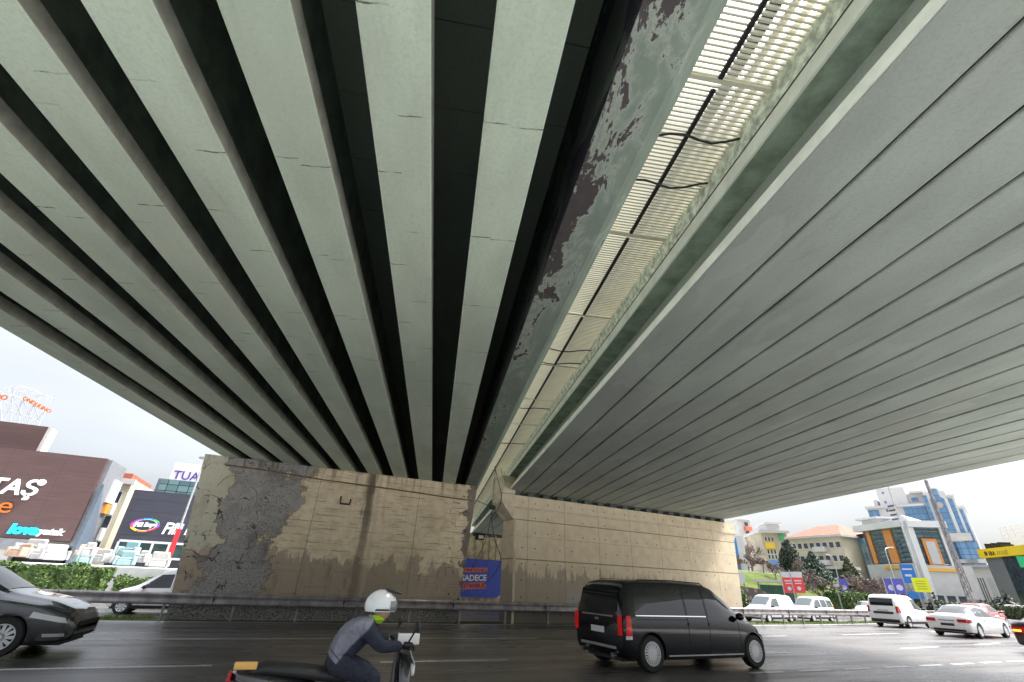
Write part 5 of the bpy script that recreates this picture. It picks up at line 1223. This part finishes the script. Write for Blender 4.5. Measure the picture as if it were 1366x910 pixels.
for i in range(3):
    uu=u(1234,664)+(i*.34+.05)*(u(1273,664)-u(1234,664)); f.box('lower_glazing',M_blueglass,uu,uu+2.6,zl-12,zl-2.3,-1.8,-1.503)
    f.box('band',M_offw,uu-.6,uu+3.4,zl-7.3,zl-6.4,-2.1,-1.81)
# long podium in front of the tower, set forward
g2=fac('podium_building','long low white building with dark window groups in front of the blue tower','p' and (1250,757),(1341,757),154,153)
W2,h2=g2.W,g2.ht; g2.box('wall',M_wrend,0,W2,-1,h2,0,18); g2.box('roof_slab',M_offw,-.4,W2+.4,h2,h2+.5,-.6,18.4)
for fr0,fr1 in ((.14,.27),(.35,.42),(.50,.64),(.68,.76),(.86,.93)):
    n3=4
    for k in range(n3):
        w3=(fr1-fr0)*W2/n3; g2.win(W2*fr0+k*w3,h2*.12,w3*.92,h2*.66,M_wrend,M_blueglass if fr0<.3 else M_glass)
g2.box('porch',M_graymet,-W2*.03,W2*.13,0,h2*.62,-4,-.01); g2.box('porch_opening',M_dark,0,W2*.10,0,h2*.48,-4.05,-4.002)
# yellow banded school
f=fac('school_building','grey building with a yellow ERA KOLEJİ fascia','y' and (1306,732),(1376,727.5),140,128)
W,h=f.W,f.ht; M_yel=flat('yellow_fascia',(.80,.56,.01),.5,var=.03)
f.box('wall',M_graymet,0,W,-1,h-1.4,.4,16); f.box('yellow_fascia',M_yel,-.4,W+.4,h-1.6,h,-.3,16.2)
f.box('dark_glazing',M_glass,W*.36,W*.66,0,h-1.65,.2,.397); f.box('dark_glazing',M_glass,W*.70,W*.98,h*.4,h-1.7,.2,.397); f.box('yellow_band',M_yel,W*.45,W*.8,.9,2.0,-.2,.19); f.box('base',M_cream,W*.70,W,0,h*.38,-.3,.395)
hh=1.0; text('lettering','ERA',hh,flat('brown_ink',(.10,.06,.02),.5,var=0),f.o,(W*.20,-.33,h-1.25),ext=.02,off=.03); text('lettering','KOLEJİ',hh*.95,flat('ochre_ink',(.42,.30,.05),.5,var=0),f.o,(W*.37,-.33,h-1.25),ext=.02)
MB().lathe([(.42,0),(.42,.04),(.25,.05)],(W*.14,-.36,h-.85),'y',16).build('round_logo',MATS['brown_ink'],f.o)
nf=MB()
for k in range(9): nf.tube([(k*W/8,5,h),(k*W/8,5,h+4.2)],.06,5)
for k in range(6): nf.tube([(0,5,h+.7*(k+1)),(W,5,h+.7*(k+1))],.02,4)
for k in range(24): nf.tube([(k*W/24,5,h),(k*W/24,5,h+4.2)],.015,4)
nf.build('roof_netting',M_lat,f.o,fix=False)
nf=MB()
for k in range(8): nf.span(W*.02+k*W*.045,W*.05+k*W*.045,1,3,h,h+.7+.4*(k%3==0))
nf.build('rooftop_units',M_dark,f.o,fix=False)

# ------------------------------------------------------------------ trees
def bare_tree(label,pos,h,seed,name='bare_tree',group=None,spread=.55):
    rnd=random.Random(seed); t=thing(name,label,'tree',pos,0,group); tr=MB(); cr=MB()
    def br(p,d,l,r,dep):
        q=p+d*l; mid=p+d*l*.5+Vector((rnd.uniform(-1,1),rnd.uniform(-1,1),0))*l*.06
        (tr if dep<2 else cr).tube([p,mid,q],[max(r,.045),max(r*.85,.04),max(r*.65,.035)],5 if dep<2 else 3)
        if dep>=5: return
        for i in range(rnd.choice((3,3,4)) if dep<4 else 4):
            a=Vector((rnd.gauss(0,1),rnd.gauss(0,1),rnd.gauss(.25,.5))).normalized()
            nd=(d*.75+a*spread*(1.1 if dep<2 else 1.)).normalized(); nd.z=max(nd.z,-.05)
            br(p+d*l*rnd.uniform(.55,1.),nd,l*rnd.uniform(.62,.85),r*.62,dep+1)
    br(Vector((0,0,-.1)),Vector((rnd.uniform(-.06,.06),0,1)).normalized(),h*.27,h*.026,0)
    tr.build('trunk',M_bark,t,fix=False); cr.build('crown',M_bark,t,fix=False); return t
def conifer(label,pos,h,w,seed,mat,name='conifer_tree',n=2600,cyp=False):
    t=thing(name,label,'tree',pos); MB().tube([(0,0,0),(0,0,h*.9)],[h*.025,h*.006],7).build('trunk',M_bark,t)
    def fn(r):
        f=r.random()**(.8 if cyp else .75); z=h*(.06+.94*(1-f)) if cyp else h*(.12+.88*(1-f))
        prof=(math.sin(min(1,(1-z/h)*1.6+.12)*PI/2)*.98 if cyp else (1-z/h)**.85+.02)
        a=r.uniform(0,2*PI); tier=1 if cyp else .62+.38*abs(math.sin(z/h*19+a*1.5+math.sin(a*3)))
        rad=w*prof*tier*(r.random()**.35); 
        if not cyp: z-=rad*.18
        d=Vector((math.cos(a),math.sin(a),0)); return d*rad+Vector((0,0,z)),(d+Vector((0,0,.6))).normalized()
    leaves(n,fn,h*.045 if not cyp else h*.035,seed).build('crown',mat,t,fix=False); return t
def bush(label,pos,w,h,seed,mat,n=1500,name='bush'):
    t=thing(name,label,'bush',pos); 
    MB().tube([(0,0,-.1),(0,0,h*.4)],w*.05,5).build('stem',M_bark,t)
    def fn(r):
        d=Vector((r.gauss(0,1),r.gauss(0,1),abs(r.gauss(0,1)))).normalized(); k=(.75+.25*math.sin(d.x*5+seed)*math.cos(d.y*6))*r.random()**.3
        return Vector((d.x*w*k,d.y*w*k,d.z*h*k)),d
    leaves(n,fn,.10*max(w,h)*.9,seed).build('foliage',mat,t,fix=False); return t
def gp(x,y,D):
    p=at(x,y,D); return (p.x,p.y,terr(p.x,p.y)-.03)
def hgt(x,y,D,base): return at(x,y,D).z-base[2]
GT='bare trees on the grassy hillside'
for i,(x,yt,D,lb_) in enumerate(((990,741,92,'spreading bare tree closest to the newer pier, above the brick wall'),(1003,735,98,'broad bare tree in front of the slim white tower'),(1022,743,90,'bare tree in front of the colourful apartment block'),(1037,748,86,'small bare tree below the dark cypresses'),(1075,742,104,'reddish bare tree left of the dark green conifer'),(1093,752,72,'pale bare tree in front of the dark green conifer'),(1146,762,80,'bushy bare tree below the olive conifer'),(1172,762,84,'bare tree below the orange banded building'),(1186,765,92,'thin bare tree behind the blue banner pair'),(1008,716,170,'tall far bare tree between tower and colourful block'))):
    b_=gp(x,780,D); bare_tree(lb_,b_,max(3.6,hgt(x,yt,D,b_)*1.3),20+i,group=GT,spread=.7)
b_=gp(1088,765,96); conifer('dark green conifer in front of the cream building',b_,hgt(1086,736,96,b_),4.0,1,M_conif)
b_=gp(1136,770,94); conifer('olive green conifer with yellow tips in front of the glass office building',b_,hgt(1134,744,94,b_),3.2,2,M_olive)
b_=gp(1055,748,125); conifer('tall dark cypress at the corner of the cream building',b_,hgt(1054,720,125,b_),2.0,3,M_cyp,'cypress_tree',2200,True)
b_=gp(1046,750,128); conifer('slimmer dark cypress left of the tall one',b_,hgt(1045,733,128,b_),1.2,4,M_cyp,'cypress_tree',1500,True)
b_=gp(984,800,50); bush('round green bush against the foot of the newer pier',b_,1.5,2.4,5,M_hedge)
for i,(x,D,lb_) in enumerate(((1318,112,'dark bush between the parked cars and low white building'),(1297,110,'dark bush behind the lattice mast'),(1332,114,'largest dark bush left of the grey school'),(1240,74,'dark green bush right of the yellow sign'))):
    b_=gp(x,780,D); bush(lb_,b_,2.2,2.6+(i==2)*1.2,30+i,M_cyp,900)
pa=gp(1110,795,66); pb=gp(1152,795,74)
def hedge_line(label,pa,pb,h,w,seed,n=4200,mat=M_hedge):
    d=Vector(pb)-Vector(pa); c=(Vector(pa)+Vector(pb))/2; L=math.hypot(d.x,d.y)
    hedge('hedge',label,c.x-L/2,c.x+L/2,c.y-w/2,c.y+w/2,min(pa[2],pb[2])-.2,min(pa[2],pb[2])+h,mat,n,.16,seed,math.atan2(d.y,d.x))
hedge_line('dark green hedge on the bank behind the small white panel van',pa,pb,2.2,2.,6)
hedge_line('long low hedge at the foot of the grassy bank beyond the red hatchback',gp(1255,800,88),gp(1366,800,80),1.5,1.5,7,4200,M_olive)

# ------------------------------------------------------------------ street furniture on the right
def pole_px(x,y,D): return gp(x,y,D)
b_=gp(1225,767,78); lamp('tall plain grey pole rising in front of the orange banded building',b_,hgt(1188,646,78,b_)+1.0,'none',None,.13,'lighting_mast')
b_=gp(1197,785,84); p=at(1181,733,84); lamp('small curved street lamp above the blue banner pair',b_,p.z-b_[2],'none',1.2,.09)
b_=gp(1122,785,80); p=at(1114,744,80); lamp('thin grey street lamp on the bank between the two conifers',b_,p.z-b_[2],'none',-.9,.07)
# lattice mast
b_=gp(1298,806,72); hm=hgt(1234,641,72,b_); mt_=thing('lattice_mast','tall tapering steel lattice mast in front of the blue tower','mast',b_)
q=MB(); wb,wt=.25,.08; N=34
leg=lambda k,f:Vector((((-1,1,1,-1)[k])*(wb+(wt-wb)*f),((-1,-1,1,1)[k])*(wb+(wt-wb)*f),hm*f))
for k in range(4): MB().tube([leg(k,0),leg(k,1)],.06,5).build('leg',M_galv,mt_)
for i in range(N):
    for k in range(4):
        f0,f1=i/N,(i+1)/N; a,b=(k,(k+1)%4) if i%2 else ((k+1)%4,k); q.tube([leg(a,f0),leg(b,f1)],.032,4); q.tube([leg(k,f1),leg((k+1)%4,f1)],.03,4)
q.build('bracing',M_galv,mt_,fix=False); MB().tube([(0,0,hm),(0,0,hm+1.6)],.04,5).build('antenna',M_galvl,mt_)
# banners on poles
def banner(label,x,y0,y1,D,w,cols,group=None,ybase=806):
    b_=gp(x,(y0+y1)/2,D); z1=at(x,y0,D).z-b_[2]; z0=at(x,y1,D).z-b_[2]; rz=HEAD-PI/2-(.5)
    t=thing('banner_flag',label,'banner',b_,rz,group)
    MB().tube([(-w/2-.06,0,0),(-w/2-.06,0,z1+.15)],.045,6).build('pole',M_galvl,t)
    zz=z1
    for fr_,mt in cols:
        dz=(z1-z0)*fr_; MB().span(-w/2,w/2,-.015,.015,zz-dz,zz-.001).build('banner_cloth',mt,t); zz-=dz
    return t,z0,z1
GB='red and white banners on poles'
M_redb=flat('coral_red_banner',(.72,.06,.07),.7,var=.05); M_blb=flat('violet_blue_banner',(.10,.10,.42),.7,var=.1); M_pb=flat('pale_violet_print',(.55,.50,.75),.7,var=0)
for x,lb_ in ((1051.5,'left of two red banners with white tops behind the white vans'),(1064.5,'right of two red banners with white tops behind the white vans')):
    t,z0,z1=banner(lb_,x,763,791,52,.85,((.27,M_wrend),(.73,M_redb)),GB)
    MB().span(-.28,.28,-.03,-.017,z0+.9,z0+1.0).span(-.25,.25,-.03,-.017,z0+.7,z0+.78).build('white_print',M_wrend,t)
    MB().lathe([(.16,-.03),(.16,-.016)],(0,0,z0+.35),'y',14).build('round_print',M_wrend,t)
for x,D,lb_ in ((1188.5,60,'left banner of the violet blue pair below the curved lamp'),(1199.5,60,'right banner of the violet blue pair below the curved lamp'),(1126,78,'single violet blue banner on the thin lamp between the conifers')):
    t,z0,z1=banner(lb_,x,772,792,D,.8 if D<70 else .9,((1.,M_blb),),'violet blue banners')
    MB().lathe([(.25,-.03),(.25,-.016)],(0,0,z0+(z1-z0)*.4),'y',16).build('round_print',M_pb,t)
def board(name,label,x0,y0,x1,y1,D,mat,ybase=808,thick=.08,posts=2):
    xm=(x0+x1)/2; b_=gp(xm,(y0+y1)/2,D); az=math.atan2(b_[1],b_[0]); rz=az-PI/2
    PL,PRr=at(x0,(y0+y1)/2,D),at(x1,(y0+y1)/2,D); w=(PRr-PL).length; z1=at(xm,y0,D).z-b_[2]; z0=at(xm,y1,D).z-b_[2]
    t=thing(name,label,'sign',b_,rz); MB().span(-w/2,w/2,-thick,0,max(z0,.1),z1).build('panel',mat,t)
    for k in range(posts): xx=0 if posts==1 else -w*.32+k*w*.64; MB().span(xx-.06,xx+.06,.005,.12,-.2,z1-.1).build('post',M_galv,t)
    return t,w,max(z0,.1),z1
M_ys=flat('yellow_green_sign',(.72,.78,.02),.5,var=.02); M_bsn=flat('sign_blue',(.02,.16,.52),.5,var=.03)
t,w,z0,z1=board('road_sign','bright yellow green sign board behind the white saloon',1218,771,1240,790,55,M_ys)
m_=MB()
for k in range(4): m_.span(-w*.3,w*.3,-.095,-.083,z0+(z1-z0)*(.2+.18*k),z0+(z1-z0)*(.25+.18*k))
m_.build('printed_lines',flat('olive_print',(.32,.38,.02),.5,var=0),t)
t,w,z0,z1=board('road_sign','large blue sign board with white print left of the yellow sign',1203,753,1221,778,62,M_bsn)
MB().span(-w*.36,w*.36,-.095,-.083,z0+(z1-z0)*.70,z0+(z1-z0)*.78).span(-w*.3,w*.2,-.095,-.083,z0+(z1-z0)*.35,z0+(z1-z0)*.47).build('printed_lines',M_wrend,t)
t,w,z0,z1=board('road_sign','lower blue sign board beneath the yellow sign',1212,789,1232,799,57,M_bsn)
board('billboard','white billboard seen beside the edge of the newer pier',978,764,994,778,62,M_wrend)
board('road_sign','small grey white sign post beside the lattice mast',1297,790,1305,800,62,M_offw,posts=1)
t,w,z0,z1=board('road_sign','triangular road sign seen from behind right of the pale bare tree',1112,779,1119,783,62,M_galvl,posts=1)
# green and white school sign held on a pole
t,w,z0,z1=board('road_sign','green diamond sign on the grey school front',1358,742,1372,757,110,flat('sign_green',(.02,.42,.16),.5,var=0),posts=1)
# stone retaining wall and shelter
pa=gp(975,797,56); pb=gp(1042,800,60); d=Vector(pb)-Vector(pa); L=math.hypot(d.x,d.y)
t=thing('retaining_wall','brown stone retaining wall under the bare trees','wall',(pa[0],pa[1],-.4),math.atan2(d.y,d.x))
def stone():
    m,tt,b=nt('brown_rubble_stone'); g=G(tt); o=g.obj(); v=g.n('ShaderNodeTexVoronoi'); g.put(v.inputs['Vector'],o); v.inputs['Scale'].default_value=2.2
    c=g.mix(g.noise(o,2.,4),(.10,.075,.065),(.24,.19,.165)); c=g.mix(g.ss(v.outputs[0],.35,.5),c,(.07,.06,.05)); tt.links.new(c,b.inputs['Base Color']); b.inputs['Roughness'].default_value=.9; g.bump(b,v.outputs[0],.6,.05); return m
MB().prism([(0,0),(L,0),(L,1.5),(L*.6,2.2),(L*.2,2.4),(0,2.4)],0,.6).build('wall',stone(),t)
b_=gp(1040,795,64); t=thing('bus_shelter','pale flat roofed shelter with green glass behind the white vans','shelter',b_,HEAD-PI/2-.5)
z1=at(1040,774,64).z-b_[2]
MB().span(-2.2,1.9,-1,1,z1-.25,z1).build('roof',M_offw,t)
for x in (-1.9,1.6): 
    for y in (-.8,.8): MB().span(x-.06,x+.06,y-.06,y+.06,-.2,z1-.26).build('post',M_galv,t)
MB().span(-1.8,1.5,.7,.74,.1,z1-.5).build('glass_panel',flat('green_glass_panel',(.04,.14,.10),.2,var=.3),t)

# ------------------------------------------------------------------ parked cars up the hill: one model, copied
pk_=dict(paint=P_white,glass=M_cglass,r=.31,wheels=(-1.28,1.32),spokes=6,bulge=0,fbulge=0,passes=3,keys=hatch['keys'],sidewin=hatch['sidewin'],shield=hatch['shield'],back=hatch['back'],front=[],sidelamp=hatch['sidelamp'])
proto={}
for nm,pt in (('white',P_white),('silver',P_silver),('dark',P_grey)):
    proto[nm]=None
spots=[(1264,780,100,'white','white parked car in the yard left of the lattice mast'),(1276,779,103,'white','second white parked car, nearer the lattice mast'),(1248,779,100,'silver','silver parked car below the framed grey panel'),(1312,783,92,'silver','silver parked car just right of the lattice mast'),(1327,783,92,'dark','dark parked car, only dark one in the hillside row'),(1340,784,90,'white','white parked car right of the dark one in the row'),(1351,786,87,'silver','silver parked car near the end of the hillside row'),(1362,788,84,'white','white parked car at the road end of the hillside row'),(1107,787,76,'white','white car on the lane above the dark hedge'),(1100,768,112,'white','white parked car under the dark green conifer'),(1152,766,112,'white','white parked car left of the orange banded building'),(1164,767,114,'silver','silver parked car at the foot of the orange banded building')]
for x,y,D,nm,lb_ in spots:
    b_=gp(x,y,D); rz=(HEAD-_az(x))*0+R(20)+random.uniform(-.2,.2)
    if proto[nm] is None:
        sp=dict(pk_); sp['paint']={'white':P_white,'silver':P_silver,'dark':P_grey}[nm]
        o,_=make_car('parked_car',lb_,'car',sp,(b_[0],b_[1],b_[2]+.02),rz,'cars parked on the hillside'); proto[nm]=o
    else:
        o=copy_tree(proto[nm]); o['label']=lb_; o.location=(b_[0],b_[1],b_[2]+.02); o.rotation_euler=(0,0,rz)

# ------------------------------------------------------------------ light
w=bpy.data.worlds.new('World'); sc.world=w; w.use_nodes=True; t=w.node_tree; bg=t.nodes['Background']
sky=t.nodes.new('ShaderNodeTexSky'); sky.sky_type='NISHITA'; sky.sun_disc=False
SE,SR=R(58),R(98)
sky.sun_elevation=SE; sky.air_density=1.0; sky.dust_density=3.0; sky.ozone_density=1.0
sd=Vector((math.cos(SE)*math.sin(SR),math.cos(SE)*math.cos(SR),math.sin(SE))); sky.sun_rotation=SR
hs=t.nodes.new('ShaderNodeHueSaturation'); hs.inputs['Saturation'].default_value=.30; t.links.new(sky.outputs[0],hs.inputs['Color'])
# soft cloud cover
tc=t.nodes.new('ShaderNodeTexCoord'); mp=t.nodes.new('ShaderNodeMapping'); mp.inputs['Scale'].default_value=(1,1,3.5); nz=t.nodes.new('ShaderNodeTexNoise'); nz.inputs['Scale'].default_value=1.6; nz.inputs['Detail'].default_value=5
mr=t.nodes.new('ShaderNodeMapRange'); mr.inputs[1].default_value=.3; mr.inputs[2].default_value=.7; mr.inputs[3].default_value=.86; mr.inputs[4].default_value=1.14
mx=t.nodes.new('ShaderNodeMix'); mx.data_type='RGBA'; mx.blend_type='MULTIPLY'; mx.inputs[0].default_value=1
t.links.new(tc.outputs['Generated'],mp.inputs[0]); t.links.new(mp.outputs[0],nz.inputs['Vector']); t.links.new(nz.outputs[0],mr.inputs[0])
sx=t.nodes.new('ShaderNodeSeparateXYZ'); t.links.new(tc.outputs['Generated'],sx.inputs[0])
om=t.nodes.new('ShaderNodeMapRange'); om.inputs[1].default_value=0; om.inputs[2].default_value=1; om.inputs[3].default_value=.39; om.inputs[4].default_value=2.2; t.links.new(sx.outputs[2],om.inputs[0])   # overcast: brighter overhead than at the horizon
m2=t.nodes.new('ShaderNodeMix'); m2.data_type='RGBA'; m2.blend_type='MULTIPLY'; m2.inputs[0].default_value=1; t.links.new(hs.outputs[0],m2.inputs[6]); t.links.new(om.outputs[0],m2.inputs[7])
t.links.new(m2.outputs[2],mx.inputs[6]); t.links.new(mr.outputs[0],mx.inputs[7]); t.links.new(mx.outputs[2],bg.inputs['Color'])
bg.inputs['Strength'].default_value=.05
sl_=bpy.data.lights.new('sun','SUN'); sl_.energy=1.5; sl_.angle=R(20); sl_.color=(1.,.96,.9)
so=bpy.data.objects.new('sun',sl_); COL.objects.link(so); so.rotation_euler=(-sd).to_track_quat('-Z','Y').to_euler()
sc.view_settings.view_transform='Standard'; sc.view_settings.look='None'; sc.view_settings.gamma=1; sc.view_settings.use_curve_mapping=False
sc.view_settings.exposure=2.66
sc.render.engine='CYCLES'; cy=sc.cycles
cy.use_denoising=True; cy.max_bounces=10; cy.diffuse_bounces=6; cy.glossy_bounces=4; cy.transmission_bounces=4; cy.sample_clamp_indirect=8
